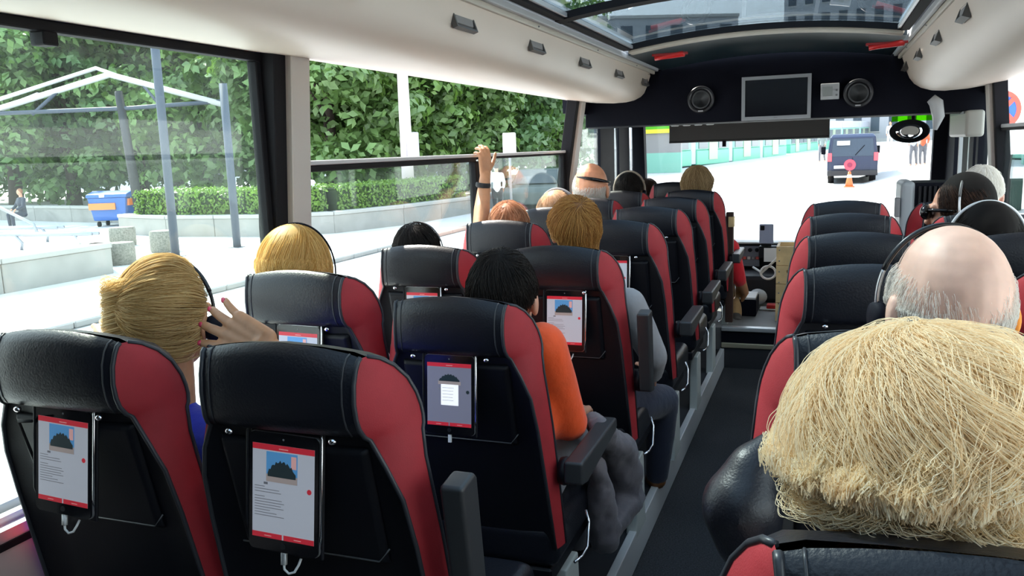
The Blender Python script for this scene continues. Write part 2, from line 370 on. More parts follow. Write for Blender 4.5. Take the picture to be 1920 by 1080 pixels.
# left cab window, dark posts
def sidepost(name, X, s, px_a, px_b, m=DARK, z0=SILL-.2, z1=1.86, py=280, th=.05, inn=.0):
    a, b = at(px_a, py, x=X), at(px_b, py, x=X); q = MB(); q.box((min(X-s*inn, X+s*th), a.y, z0), (max(X-s*inn, X+s*th), b.y, z1)); return struct(obj(name, q, m))
sidepost('trim_29', XL, -1, 1126, 1152); sidepost('trim_30', XL, -1, 1161, 1180); sidepost('trim_31', XL, -1, 1190, 1200)
ya = 5.48; yb2 = at(1126, 280, x=XL).y
q = MB(); q.box((XL-.05, ya, 1.745), (XL+.02, yb2, 1.88)); struct(obj('trim_32', q, DARK))
g = MB(); g.box((XL-.018, ya, SILL-.1), (XL-.012, YF, 1.8)); struct(obj('window_9', g, GLASS))
q = MB(); q.box((XL-.05, yb2, 1.70), (XL+.05, YF, 2.0)); struct(obj('trim_33', q, DARK))
# right front: entrance door with dark frames
d1 = struct(obj('door_1', MB().box((XR+.0, 5.56, .3), (XR+.03, 5.60, 1.8)), DARK))
for y0, y1, z0, z1, m in ((5.98, 6.06, .3, 1.8, DARK), (6.16, 6.30, .3, 1.8, DARK), (6.34, 6.37, .3, 1.8, ALU), (6.37, 6.6, .3, 1.8, DARK), (6.76, 6.80, .3, 1.8, LGREY), (7.0, 7.5, .3, 1.8, DARK), (5.5, 7.6, 1.76, 2.0, DARK), (5.5, 7.6, .2, .75, DARK)):
    obj('frame', MB().box((XR-.02, y0, z0), (XR+.035, y1, z1)), m, d1)
obj('pane', MB().box((XR+.01, 5.5, .7), (XR+.016, 7.6, 1.78)), GLASS, d1)
c = at(1806, 230, x=.84)
hb = tag(obj('door_motor_box', MB().box((.80, 5.75, 1.50), (.905, 6.45, 1.66)), mat('warm_grey', (.42, .4, .36), .5), bevel=.02, seg=3), 'grey door mechanism box between the cream rack end and the entrance door', 'box')
obj('cover_lid', MB().box((.795, 5.8, 1.64), (.80, 6.4, 1.655)), GREY, hb)
hook = MB(); a = at(1745, 200, y=5.75); hook.tube([(a.x, 5.75, a.z+.05), (a.x+.03, 5.75, a.z+.02), (a.x+.045, 5.75, a.z-.06), (a.x+.03, 5.75, a.z-.14)], [.03, .04, .035, .012], 10)
tag(obj('strap_holder', hook, LGREY, world=(a.x, 5.75, a.z), smooth=True), 'pale grey curved holder hanging at the end of the cream rack by the cab mirror', 'holder')

# header fittings: screen, speakers, control panel
def on_header(px, py): 
    p = at(px, py, y=5.87); return p
a, b = on_header(1392, 146), on_header(1520, 221)
yv = 5.835
mon = empty('monitor', (0, 0, 0)); mon.location = ((a.x+b.x)/2, yv, (a.z+b.z)/2); tag(mon, 'flat black monitor with silver frame in the dark header above the windscreen', 'monitor')
hw, hh = (b.x-a.x)/2, (a.z-b.z)/2; fr = MB(); t_ = .022
for lo, hi in (((-hw, -.012, hh-t_), (hw, .03, hh)), ((-hw, -.012, -hh), (hw, .03, -hh+t_)), ((-hw, -.012, -hh+t_), (-hw+t_, .03, hh-t_)), ((hw-t_, -.012, -hh+t_), (hw, .03, hh-t_))): fr.box(lo, hi)
obj('frame', fr, mat('silver_frame', (.34, .35, .37), .4), mon); obj('screen', MB().box((-hw+t_, 0, -hh+t_), (hw-t_, .03, hh-t_)), mat('screen_off', (.004, .004, .008), .15), mon)
obj('status_light', MB().box((-.012, -.014, -hh+.008), (.012, -.010, -hh+.012)), GREY, mon)
for px, py, lb in ((1315, 187, 'round black loudspeaker in the dark header beside the rack of the raised-arm passenger side'), (1609, 175, 'round black loudspeaker in the dark header next to the small grey panel')):
    c = on_header(px, py); RX = Matrix.Rotation(math.pi/2, 3, 'X')
    s_ = empty('speaker', (c.x, 5.85, c.z)); tag(s_, lb, 'speaker', 'speakers in the header')
    obj('surround', MB().lathe([(.088, -.02), (.090, .008), (.082, .016), (.070, .010), (.066, .0), (.066, -.02)], M=RX, n=32, caps=False), mat('speaker_ring', (.03, .03, .034), .35), s_, smooth=True)
    obj('cone', MB().lathe([(.066, .004), (.058, .008), (.03, -.012), (.024, -.008), (.012, .0), (.001, .002)], M=RX, n=28), mat('speaker_cone', (.05, .052, .056), .5), s_, smooth=True)
    obj('badge', MB().box((-.016, -.020, -.080), (.016, -.012, -.072)), LGREY, s_)
a, b = on_header(1539, 158), on_header(1573, 186); c = (a+b)/2
cp = tag(obj('control_panel', MB().box((a.x, 5.825, b.z), (b.x, 5.88, a.z)), LGREY, bevel=.004), 'small pale grey control panel between monitor and loudspeaker', 'panel')
for k in range(2): obj('button', MB().box((b.x-.022, 5.818, b.z+.02+.03*k), (b.x-.010, 5.826, b.z+.032+.03*k)), GREY, cp)
obj('display', MB().box((a.x+.014, 5.820, b.z+.02), (b.x-.04, 5.826, a.z-.02)), mat('lcd', (.32, .34, .33), .3), cp)
for k in range(4):
    c = at(1264+22*k, 232, y=5.93); tag(obj('ceiling_spotlight', MB().lathe([(.03, .02), (.03, 0), (.022, -.006), (.004, -.006)], (c.x, 5.965, 1.646), n=14), LGREY, smooth=True), ['first', 'second', 'third', 'fourth'][k]+' tiny pale spotlight counted from the cab pillar, above the grey sun blind', 'spotlight', 'spotlights above the sun blind')
# sun blind
a, b = at(1255, 229, y=7.2), at(1556, 229, y=7.2); z0 = at(1400, 262, y=7.2).z
bl = tag(obj('sun_blind', MB().box((a.x, 7.2, z0), (b.x, 7.206, 1.73)), mat('blind_grey', (.085, .08, .078), .9)), 'dark grey roller blind pulled down at the top of the windscreen', 'blind')
obj('hem_bar', MB().tube([(a.x, 7.2, z0), (b.x, 7.2, z0)], .009, 8), mat('hem', (.05, .05, .05), .5), bl, smooth=True)
obj('pull_tab', MB().box((a.x+.44, 7.19, z0-.05), (a.x+.47, 7.2, z0)), RUBBER, bl)
# cab mirror
c = at(1705, 246, y=6.9); mr = empty('cab_mirror', c); mr.rotation_euler = (0, 0, .1); tag(mr, 'oval driver mirror hanging at the top of the windscreen', 'mirror')
RX = Matrix.Rotation(math.pi/2, 3, 'X'); SC = Matrix.Diagonal((1.0, .62, 1.0)); 
obj('rim', MB().lathe([(.130, -.02), (.138, .0), (.138, .012), (.126, .014), (.126, -.002)], M=RX @ SC, n=36, caps=False), RUBBER, mr, smooth=True)
obj('mirror_glass', MB().lathe([(.128, .006), (.06, .0075), (.002, .008)], M=RX @ SC, n=36), mat('mirror', (.9, .9, .9), .02, metal=1), mr, smooth=True)
obj('bracket', MB().tube([(.03, .02, .06), (.03, .03, .10), (.03, .05, .17)], .014, 8), RUBBER, mr, smooth=True)
# dashboard
dz = at(1400, 455, y=7.1).z
db = empty('dashboard', (XC, 7.1, .27)); tag(db, 'wide dark bus dashboard with white top edge below the windscreen', 'dashboard')
def dbo(nm, mb, m, **k): return obj(nm, mb, m, db, world=(XC, 7.1, .27), loc=(0, 0, 0), **k)
dbo('body', MB().prism([(7.15, .27), (7.08, dz-.13), (7.12, dz-.01), (7.62, dz-.02), (7.62, .27)], XL+.05, XR-.08, 'x'), SHELL, bevel=.02)
dbo('top_cover', MB().prism([(7.10, dz-.012), (7.09, dz+.004), (7.20, dz+.016), (7.62, dz-.0), (7.62, dz-.016)], XL+.06, XR-.09, 'x'), mat('pale_cover', (.6, .6, .58), .5), bevel=.006)
a, b = at(1372, 462, y=7.06), at(1424, 500, y=7.06)
dbo('instrument_panel', MB().prism([(7.085, b.z), (7.06, b.z), (7.075, a.z), (7.12, a.z)], a.x-.06, b.x, 'x'), mat('panel_blue_grey', (.12, .14, .17), .4), bevel=.006)
for k in range(4):
    c = at(1380+13*k, 469, y=7.05); dbo('knob', MB().lathe([(.016, -.02), (.016, .0), (.012, .006), (.002, .006)], (c.x, 7.056, c.z), RX, 12), RUBBER, smooth=True)
for k in range(6):
    c = at(1380+8*k, 484, y=7.05); dbo('switch', MB().box((c.x-.013, 7.052, c.z-.012), (c.x+.013, 7.07, c.z+.012)), [LGREY, GREY, mat('switch_red', (.5, .1, .08), .4)][k % 3], bevel=.003, seg=1)
a, b = at(1424, 455, y=7.06), at(1458, 478, y=7.06)
dbo('cup_tray', MB().box((a.x, 6.98, b.z-.02), (b.x+.1, 7.1, a.z-.02)), SHELL, bevel=.01)
# phone on its mount
a, b = at(1424, 420, y=6.95), at(1450, 457, y=6.95); c = (a+b)/2
ph = tag(obj('phone', MB().box((a.x, 6.94, b.z), (b.x, 6.955, a.z)), mat('phone_blue', (.33, .38, .52), .35), bevel=.01, seg=3), 'pale blue mobile phone standing in a mount on the dashboard', 'phone')
obj('camera_lens', MB().box((a.x+.008, 6.932, a.z-.05), (a.x+.04, 6.941, a.z-.012)), RUBBER, ph, bevel=.005)
tag(obj('phone_mount', MB().box((c.x-.04, 6.945, b.z-.02), (c.x+.04, 7.0, b.z)).box((c.x-.014, 6.99, b.z-.10), (c.x+.014, 7.03, b.z)), RUBBER, bevel=.004), 'black phone mount clamped to the dashboard top', 'mount')
# notepad, cable, boxes on the platform
a, b = at(1432, 466, y=6.9), at(1462, 492, y=6.9)
tag(obj('route_sheet', MB().box((a.x, 6.93, b.z), (b.x, 6.936, a.z)), WHITE), 'white paper sheet leaning on the dashboard behind the wooden crate', 'paper')
q = MB(); c = at(1440, 512, y=6.6)
pts = [(c.x-.12, 6.7, c.z+.03), (c.x-.06, 6.66, c.z)]+[(c.x+.055*math.cos(t), 6.62, c.z+.05*math.sin(t)) for t in np.linspace(2.6, 9.6, 26)]+[(c.x+.05, 6.6, c.z+.10), (c.x+.09, 6.6, c.z+.16)]
tag(obj('white_cable', q.tube(pts, .009, 6), WHITE, smooth=True), 'white coiled cable hanging beside the wooden crate', 'cable')
cs = tag(obj('centre_console', MB().box((at(1395, 520, y=6.62).x-.1, 6.68, .27), (at(1457, 520, y=6.62).x+.12, 7.06, at(1430, 517, y=6.7).z)), mat('console_black', (.01, .01, .014), .6), bevel=.04, seg=4), 'black rounded console box on the platform under the dashboard', 'console')
a, b = at(1384, 575, y=6.15), at(1418, 612, y=6.15)
bx_ = tag(obj('electronics_box', MB().box((a.x, 6.12, .272), (b.x, 6.4, .272+.12)), [DARK], bevel=.008), 'small black box with a white lid on the front platform near the sneakers', 'box')
obj('lid', MB().box((a.x+.005, 6.125, .392), (b.x-.005, 6.395, .408)), WHITE, bx_, bevel=.004)
q = MB(); q.ell((b.x-.02, 6.55, .34), (.07, .10, .06)); tag(obj('grey_pouch', q, LGREY, smooth=True), 'pale grey rounded pouch behind the small black box on the platform', 'pouch')
c = at(1443, 573, z=.30); q = MB(); q.box((c.x-.07, c.y-.05, .272), (c.x+.05, c.y+.05, .284), 0); q.box((c.x-.02, c.y-.045, .284), (c.x+.045, c.y+.045, .312), 1)
tag(obj('red_packet', q, [WHITE, mat('red_plastic', (.62, .02, .02), .35)], bevel=.005), 'red packet lying on white paper on the front platform', 'packet')
# wooden crate
a, b = at(1456, 462, y=5.98), at(1520, 612, y=5.98); x0, x1, zt_, zb_ = a.x, a.x+.36, a.z, .272
cr = empty('wooden_crate', ((x0+x1)/2, 6.1, zb_)); tag(cr, 'upright pale pine crate with a slot handle at the front of the aisle', 'crate')
W_ = ((x0+x1)/2, 6.1, zb_)
zs = np.linspace(zb_, zt_, 5)
for k in range(4):
    y0 = 5.98; q = MB()
    if k == 2:
        zm = (zs[k]+zs[k+1])/2+.02
        q.box((x0, y0, zs[k]+.002), (x1, y0+.016, zm-.012)); q.box((x0, y0, zm+.012), (x1, y0+.016, zs[k+1]-.002)); q.box((x0, y0, zm-.012), (x0+.07, y0+.016, zm+.012)); q.box((x0+.16, y0, zm-.012), (x1, y0+.016, zm+.012))
    else: q.box((x0, y0, zs[k]+.002), (x1, y0+.016, zs[k+1]-.002))
    obj('plank', q, WOOD, cr, world=W_, loc=(0, 0, 0))
    for X_ in (x0, x1-.016): obj('plank', MB().box((X_, y0+.017, zs[k]+.002), (X_+.016, y0+.26, zs[k+1]-.002)), WOOD, cr, world=W_)
obj('back_panel', MB().box((x0, 6.24, zb_), (x1, 6.256, zt_)), WOOD, cr, world=W_)
obj('base_board', MB().box((x0+.017, 5.997, zb_), (x1-.017, 6.239, zb_+.012)), WOOD, cr, world=W_)
q = MB()
for k in range(7): q.lathe([(.005, .0), (.005, .004), (.001, .005)], (x0+.02, 5.98, zb_+.05+.075*k), RX, 8)
obj('nail', q, GREY, cr, world=W_)
# ribbed black cabinet with grey side at the cab
a = at(1692, 342, y=5.62); b = at(1768, 342, y=5.62)
cb = empty('ribbed_cabinet', ((a.x+b.x)/2+.1, 5.75, PLAT)); W_ = tuple(cb.location); tag(cb, 'tall black ribbed cabinet with light grey side beside the sunglasses woman', 'cabinet')
obj('body', MB().box((a.x+.08, 5.72, .27), (a.x+.42, 6.1, a.z-.01)), DARK, cb, world=W_, bevel=.01)
obj('side_panel', MB().box((a.x, 5.71, .27), (a.x+.085, 6.1, a.z)), mat('side_grey', (.36, .39, .42), .45), cb, world=W_, bevel=.03, seg=4)
for k in range(11): obj('rib', MB().box((a.x+.10+.028*k, 5.700, .6), (a.x+.114+.028*k, 5.722, a.z-.03)), SHELL, cb, world=W_)
obj('latch', MB().box((a.x-.03, 5.71, a.z-.22), (a.x, 5.76, a.z-.10)), GREY, cb, world=W_, bevel=.006)
# ================================================================== SEATS
LEV = [(.40, .07, .222, .235, None), (.60, .075, .214, .232, None), (.75, .08, .207, .228, None), (.84, .085, .198, .222, None), (.90, .095, .178, .216, -.136), (.945, .105, .156, .212, -.142),
       (.953, .125, .152, .211, -.152), (.968, .140, .149, .209, -.161), (.985, .145, .147, .206, -.165), (1.01, .145, .146, .200, -.167), (1.04, .130, .146, .190, -.164), (1.062, .100, .147, .176, -.157), (1.075, .06, .149, .163, -.148), (1.08, .02, .150, .153, -.138)]
def lean(z): return -.2*(z-.45)
def sm(a, b, t):
    t = min(1, max(0, (t-a)/(b-a))); return t*t*(3-2*t)
def seat_ring(i):
    z, d, wb, wf, y_ = LEV[i]; yb = lean(z)-d*.5 if y_ is None else y_; yf = yb+d
    half = [(0, yb), (wb*.3, yb+.0005), (wb*.6, yb+.002), (wb*.85, yb+.005), (wb, yb+.010*min(1, d/.1)),
            (wb+(wf-wb)*.3, yb+d*.2), (wb+(wf-wb)*.65, yb+d*.42), (wb+(wf-wb)*.9, yb+d*.62), (wf, yb+d*.8), (wf*.85, yf), (wf*.5, yf-.012), (0, yf-.018)]
    if z < .95: half[:4] = [(x, y+.016) for x, y in half[:4]]
    def P(x, y): return (x, y, z+.018*(1-(x/.15)**2)*sm(.965, 1.07, z))
    return [P(x, y) for x, y in half], [P(-x, y) for x, y in half]
def strip(rows):
    m = MB(); n = len(rows[0]); m.v = [p for r in rows for p in r]
    for i in range(len(rows)-1):
        for j in range(n-1): m.f.append((i*n+j, i*n+j+1, (i+1)*n+j+1, (i+1)*n+j)); m.m.append(0)
    return m
def make_seat(name, arm=None, side=1):
    """arm: None, 'down' or 'up'; side = which way the aisle lies"""
    root = empty(name, (0, 0, 0)); R = [seat_ring(i) for i in range(len(LEV))]
    def full(i, j0, j1): r, l = R[i]; return list(reversed(l[j0:j1+1]))[:-1 if j0 == 0 else None]+r[j0:j1+1]
    hb = strip([full(i, 0, 4) for i in range(5, len(LEV))]); o = obj('headrest', hb, LEATHER, root, smooth=True)
    bs = strip([full(i, 0, 4) for i in range(0, 6)]); sh = obj('back_shell', bs, SHELL, root, smooth=True)
    bs.cur = 0
    for s in (0, 1):
        b = obj('side_bolster', strip([R[i][s][4:9] for i in range(len(LEV))]), RED, root, smooth=True)
        pts = [R[i][s][4] for i in range(len(LEV))]; obj('piping', MB().tube(pts, .0045, 6), PIPING, b, smooth=True)
        pts = [R[i][s][8] for i in range(len(LEV))]; obj('piping', MB().tube(pts, .004, 6), PIPING, b, smooth=True)
        k = 1 if s == 0 else -1
        pts = []
        for i in range(6, len(LEV)):
            a, c = Vector(R[i][s][3]), Vector(R[i][s][4]); p = a.lerp(c, .15+.25*(1-sm(.9, .97, LEV[i][0]))*0); pts.append(p+Vector((0, -.0005, .0005)))
        pts[0] = pts[0]+Vector((-k*.0, 0, 0)); obj('seam', MB().tube(pts, .0016, 5), PIPING, o, smooth=True)
    fr = strip([R[i][0][8:12]+list(reversed(R[i][1][8:12]))[1:] for i in range(len(LEV))]); obj('backrest_cushion', fr, LEATHER, root, smooth=True)
    # pocket outline and rails on the shell
    yz = lambda z: lean(z)-.029
    q = MB(); w_, za, zb = .150, .93, .70
    q.rings([[(-w_, yz(zb)+.008, zb), (w_, yz(zb)+.008, zb), (w_, yz(za)+.006, za), (-w_, yz(za)+.006, za)], [(-w_+.012, yz(zb)-.004, zb+.012), (w_-.012, yz(zb)-.004, zb+.012), (w_-.012, yz(za)-.006, za-.012), (-w_+.012, yz(za)-.006, za-.012)]])
    obj('pocket_panel', q, SHELL, sh, bevel=.006)
    q = MB(); q.tube([(-w_, yz(zb)-.004, zb+.01), (w_-.02, yz(zb)-.004, zb+.01), (w_, yz(zb)-.002, zb+.035)], .0018, 5); obj('pocket_edge', q, mat('edge_grey', (.08, .085, .09), .35), sh, smooth=True)
    for s in (-1, 1): obj('rivet', MB().ell((s*.10, -.153, .945), (.008, .006, .006), n=8, m=6), CHROME, sh, smooth=True)
    q = MB(); q.box((-.225, -.02, .335), (.225, .46, .46)); obj('seat_cushion', q, LEATHER, root, bevel=.035, seg=4)
    q = MB(); q.box((-.205, -.01, .29), (.205, .42, .335)); obj('seat_frame', q, SHELL, root, bevel=.006, seg=1)
    q = MB(); x = side*.20; q.prism([(.06, 0), (.24, 0), (.22, .05), (.20, .29), (.08, .29), (.07, .05)], min(x-.02, x+.02), max(x-.02, x+.02), 'x'); obj('pedestal', q, GREYP, root, bevel=.006)
    q = MB(); q.prism([(.08, 0), (.22, 0), (.20, .29), (.09, .29)], -side*.175-.015, -side*.175+.015, 'x'); obj('pedestal', q, GREYP, root, bevel=.006)
    if arm:
        xa = side*.283; z0 = .64; y0 = lean(z0)+.0
        q = MB(); q.lathe([(.035, -.012), (.038, 0), (.035, .012)], (side*.25, y0+.03, z0-.02), Matrix.Rotation(math.pi/2, 3, 'Y'), 16); obj('armrest_hinge', q, SHELL, root, smooth=True)
        q = MB()
        if arm == 'down': q.prism([(y0-.01, z0+.02), (y0-.01, z0-.04), (y0+.04, z0-.05), (y0+.36, z0-.018), (y0+.375, z0-.005), (y0+.37, z0+.022)], xa-.026, xa+.026, 'x')
        else: q.prism([(y0-.035, z0-.04), (y0+.02, z0-.05), (y0-.012, z0+.23), (y0-.02, z0+.24), (y0-.075, z0+.232)], xa-.021, xa+.021, 'x')
        obj('armrest', q, mat('armrest_grey', (.035, .037, .04), .42), root, bevel=.008, seg=3)
        q = MB(); q.tube([(side*.25, .06, .33), (side*.26, .10, .33), (side*.265, .14, .34), (side*.262, .17, .40), (side*.25, .18, .43)], .0045, 6); obj('recline_lever', q, CHROME, root, smooth=True)
    return root
protos = {}
def seat(kind, x, ytop, ztop, label, tilt=0):
    a, s = {'w': (None, 1), 'rw': (None, -1), 'ad': ('down', 1), 'au': ('up', 1), 'rd': (None, -1)}[kind]
    if kind not in protos: protos[kind] = make_seat('bus_seat', a, s); o = protos[kind]
    else: o = dup(protos[kind])
    o.location = (x, ytop+.126, ztop-1.08); tag(o, label, 'seat', 'coach seats in rows'); o['seat'] = 1
    return o
LA = {0: (-.819, 0), 1: (-.861, -.058), 2: (-.819, -.018), 3: (-.806, 0), 4: (-.812, 0), 5: (-.822, 0), 6: (-.815, 0)}
LW = {0: (-1.303, 0), 1: (-1.310, .0), 2: (-1.312, -.02), 3: (-1.306, .0), 4: (-1.31, 0), 5: (-1.31, 0), 6: (-1.29, .0)}
RA = {0: .125, 1: .115, 2: .115, 3: .112, 4: .108, 5: .114}
RWX = {2: .60, 3: .60, 4: .60, 5: .599}
yl = lambda k: 1.108+.75*k
yr = lambda k: .638+.75*k
occ_a = {1: 'behind the boy in orange', 2: 'behind the boy with ginger hair', 6: 'behind the guide in red'}
seats = {}
for k, (x, dz) in LA.items():
    kind = 'au' if k in (0, 2) else 'ad'
    lb = ['black leather aisle seat nearest the camera, bright tablet on its back', 'black leather aisle seat whose back tablet shows a pop-up note', 'black leather aisle seat with raised armrest, in front of the orange-shirt boy',
          'black leather aisle seat in front of the ginger-haired boy in grey', 'black leather aisle seat fifth from the back, left block, red side edge', 'black leather aisle seat directly behind the guide\'s seat', 'black leather aisle seat of the blonde guide in red, foremost of its column'][k]
    seats['la', k] = seat(kind, x, yl(k), 1.20+dz, lb)
for k, (x, dz) in LW.items():
    lb = ['black leather window seat nearest the camera, tablet with silver hook on its back', 'black leather window seat of the passenger with straight golden hair', 'black leather window seat of the dark-haired passenger, only hair top showing',
          'black leather window seat of the passenger holding the window rail', 'black leather window seat of the passenger with pale strawberry hair', 'black leather window seat of the balding man with sunglasses on his head', 'black leather window seat of the dark-capped passenger near the cab'][k]
    seats['lw', k] = seat('w', x, yl(k), 1.20+dz, lb)
for k, x in RA.items():
    lb = ['black leather seat of the big-haired blonde woman, its top at the picture\'s lower edge', 'black leather seat of the bald man with headset, mostly hidden by blonde hair', 'black leather aisle seat directly in front of the bald man', 'second black leather aisle seat ahead of the bald man',
          'third black leather aisle seat ahead of the bald man', 'foremost empty black leather aisle seat, right block, nearest the windscreen'][k]
    seats['ra', k] = seat('rd', x, yr(k), 1.20, lb)
for k, x in RWX.items():
    lb = {2: 'black leather seat with red side at the picture\'s far edge beside the bald man', 3: 'black leather window seat behind the dark head with white headband', 4: 'black leather window seat of the woman in sunglasses', 5: 'black leather window seat beyond the face of the woman in sunglasses'}[k]
    seats['rw', k] = seat('rw', x, yr(k), 1.20, lb)
c = at(1262, 345, y=6.75)
ds = seat('w', c.x, 6.75, c.z, 'black leather driver seat beyond the blonde guide, at the dashboard')
# dark post with wooden corner beside the guide
a, b = at(1357, 398, y=5.75), at(1375, 470, y=5.75)
dp = tag(obj('door_post_board', MB().box((a.x+.015, 5.74, .30), (b.x, 5.79, a.z)), mat('dark_brown', (.05, .022, .015), .5), bevel=.006), 'narrow dark board with a pine-coloured corner beside the guide\'s seat', 'board')
obj('pine_corner', MB().box((b.x-.034, 5.732, a.z-.10), (b.x+.004, 5.80, a.z-.03)), WOOD, dp, world=(0, 0, 0), bevel=.004)

# ------------------------------------------------------------------ tablets
SCR = [mat('page_white', (.52, .54, .60), .3, emit=.10), mat('page_red', (.62, .03, .05), .3, emit=.10), mat('photo_sky', (.10, .32, .62), .3, emit=.10), mat('photo_tree', (.02, .035, .04), .3, emit=.1),
       mat('photo_ground', (.36, .30, .28), .3, emit=.12), mat('text_grey', (.22, .22, .25), .3, emit=.05), mat('note_white', (.85, .86, .9), .3, emit=.25), mat('page_dim', (.22, .22, .29), .25, emit=.10), mat('photo_pink', (.7, .38, .36), .3, emit=.12)]
def make_tablet(variant):
    W_, H_ = .0675, .100; root = empty('tablet', (0, 0, 0)); q = MB()
    n = 5; r = .010; poly = []
    for cx, cz, a0 in ((W_-r, H_-r, 0), (-W_+r, H_-r, 90), (-W_+r, -H_+r, 180), (W_-r, -H_+r, 270)):
        poly += [(cx+r*math.cos(math.radians(a0+90*k/n)), cz+r*math.sin(math.radians(a0+90*k/n))) for k in range(n+1)]
    obj('body', q.prism(poly, -.003, .0035, 'y'), mat('tablet_black', (.006, .006, .008), .12, spec=.6), root)
    obj('silver_back', MB().prism([(x*1.012, z*1.008) for x, z in poly], .0005, .0050, 'y'), mat('silver', (.55, .55, .57), .3, metal=.8), root)
    s = MB(); sw, s0, s1 = .0605, -.079, .081; y = -.0034
    def rect(x0, z0, x1, z1, mi, l=1): s.add([(x0, y-.00025*l, z0), (x1, y-.00025*l, z0), (x1, y-.00025*l, z1), (x0, y-.00025*l, z1)], [(0, 1, 2, 3)], mi)
    dim = variant == 1
    rect(-sw, s0, sw, s1, 7 if dim else 0, 0); rect(-sw, s1-.010, sw, s1, 1); rect(-sw, s0, -.0015, s0+.009, 1); rect(.0015, s0, sw, s0+.009, 1)
    px0, px1, pz0, pz1 = -.033, .028, .018, .069
    if dim: px0, px1, pz0, pz1 = -.030, .032, .026, .064
    rect(px0, pz0, px1, pz1, 7 if dim else 2); rect(px0, pz0, px1, pz0+(pz1-pz0)*.25, 4, 2)
    m_ = 20; pts = [(px0+.003+(px1-px0-.006)*k/m_, pz0+(pz1-pz0)*(.28+.42*math.sin(math.pi*k/m_)**.7+.05*math.sin(k*2.3))) for k in range(m_+1)]
    s.add([(x, y-.0008, z) for x, z in pts]+[(px1-.003, y-.0008, pz0+.009), (px0+.003, y-.0008, pz0+.009)], [tuple(range(m_+3))], 3)
    if not dim: rect(px1-.012, pz0+.026, px1-.002, pz1-.004, 8, 3)
    s.add([(.051+.0045*math.cos(t), y-.0006, .010+.0045*math.sin(t)) for t in np.linspace(0, 2*math.pi, 13)[:-1]], [tuple(range(12))], 3 if dim else 1)
    rect(-.008, .0795-.0052, .010, .0795-.0038, 8, 3); rect(-.003 if dim else -.038, .0125, -.030, .0165, 5)
    rnd = random.Random(5)
    if dim:
        rect(-.022, -.026, .026, .027, 6, 4)
        for k in range(5): rect(-.018, .018-.008*k, .020-.01*rnd.random(), .0188-.008*k, 5, 5)
    else:
        z = .008
        for k in range(11):
            rect(-.056, z, -.056+(.020 if k in (0, 3) else .03+.03*rnd.random()), z+.0011, 5); z -= .0046 if k != 2 else .008
    for x0 in (-.036, .022): rect(x0, s0+.0035, x0+.014, s0+.0047, 8, 3)
    obj('screen', s, SCR, root)
    obj('home_button', MB().lathe([(.0052, 0), (.0052, .0008), (.001, .0008)], (0, -.0032, -.0895), Matrix.Rotation(math.pi/2, 3, 'X'), 14), mat('button_dark', (.02, .02, .022), .3), root)
    obj('camera_dot', MB().lathe([(.002, 0), (.001, .0006)], (0, -.0032, .091), Matrix.Rotation(math.pi/2, 3, 'X'), 8), GREY, root)
    return root
tab = {}
def tablet(key, variant, label, hl, dx=0, dz=0, rot=.0, hook=False, cable='plug'):
    st = seats[key]; x, yy, z0 = st.location
    if variant not in tab: tab[variant] = make_tablet(variant); o = tab[variant]
    else: o = dup(tab[variant])
    zc = .858+dz
    o.location = (x+dx, yy+lean(zc)-.068, z0+zc); o.rotation_euler = (-.10, rot, 0); tag(o, label, 'tablet', 'tablets on the seat backs')
    h = empty('tablet_holder', o.location); h.rotation_euler = o.rotation_euler; tag(h, 'dark clip holder of the '+hl, 'holder', 'tablet holders')
    q = MB(); q.prism([(-.072, -.107), (.072, -.107), (.072, .107), (-.072, .107)], .0055, .0125, 'y'); obj('back_plate', q, SHELL, h, bevel=.004)
    for s in (-1, 1): obj('hook', MB().tube([(s*.066, .008, -.09), (s*.0725, -.001, -.06), (s*.0725, -.001, .10), (s*.068, .004, .112), (s*.05, .022, .118)], .0026, 6), CHROME if s > 0 else SHELL, h, smooth=True)
    if hook: obj('silver_clip', MB().box((-.055, .0, .103), (.068, .012, .113)), mat('silver', (.55, .55, .57), .3, metal=.8), h, bevel=.003)
    q = MB(); q.box((-.0045, -.002, -.122), (.0045, .004, -.1015))
    if cable == 'loop': q.tube([(0, .001, -.120), (.001, .001, -.130), (.010, .001, -.136), (.020, .002, -.132), (.026, .005, -.120), (.028, .009, -.11)], .0022, 6)
    obj('charging_plug', q, WHITE, o, smooth=True, bevel=.0012 if cable != 'loop' else 0)
    return o
tablet(('lw', 0), 0, 'tablet with a silver hook and white charging loop, nearest the window', 'tablet nearest the window', -.004, -.008, .05, True, 'loop')
tablet(('la', 0), 0, 'bright tablet on the nearest aisle seat back, page with photo and text', 'bright nearest tablet', -.005, -.015, .03)
tablet(('la', 1), 1, 'dimmed tablet with a white pop-up note on an aisle seat back', 'tablet with the pop-up note', -.006, -.01, .0)
tablet(('lw', 1), 0, 'half-hidden tablet in front of the pink-nailed woman, beside her wrist', 'tablet beside the pink-nailed hand', .0, -.01, .02)
tablet(('lw', 2), 0, 'half-hidden tablet on the seat back beside the orange-shirt boy\'s head', 'tablet beside the orange-shirt boy', .0, -.01)
tablet(('la', 2), 0, 'bright white tablet above the orange shoulder of the dark-haired boy', 'tablet above the orange shoulder', .03, -.01)
tablet(('la', 3), 0, 'white tablet edge visible above the grey sleeve of the ginger-haired boy', 'tablet above the grey sleeve', .0, -.01)
tablet(('lw', 3), 0, 'tablet mostly hidden above the dark hair of the orange-shirt boy', 'tablet above the orange-shirt boy\'s hair', .0, -.01)
tablet(('rw', 3), 0, 'tablet at the picture\'s far edge beside the bald man\'s ear', 'tablet beside the bald man\'s ear', .0, -.03)
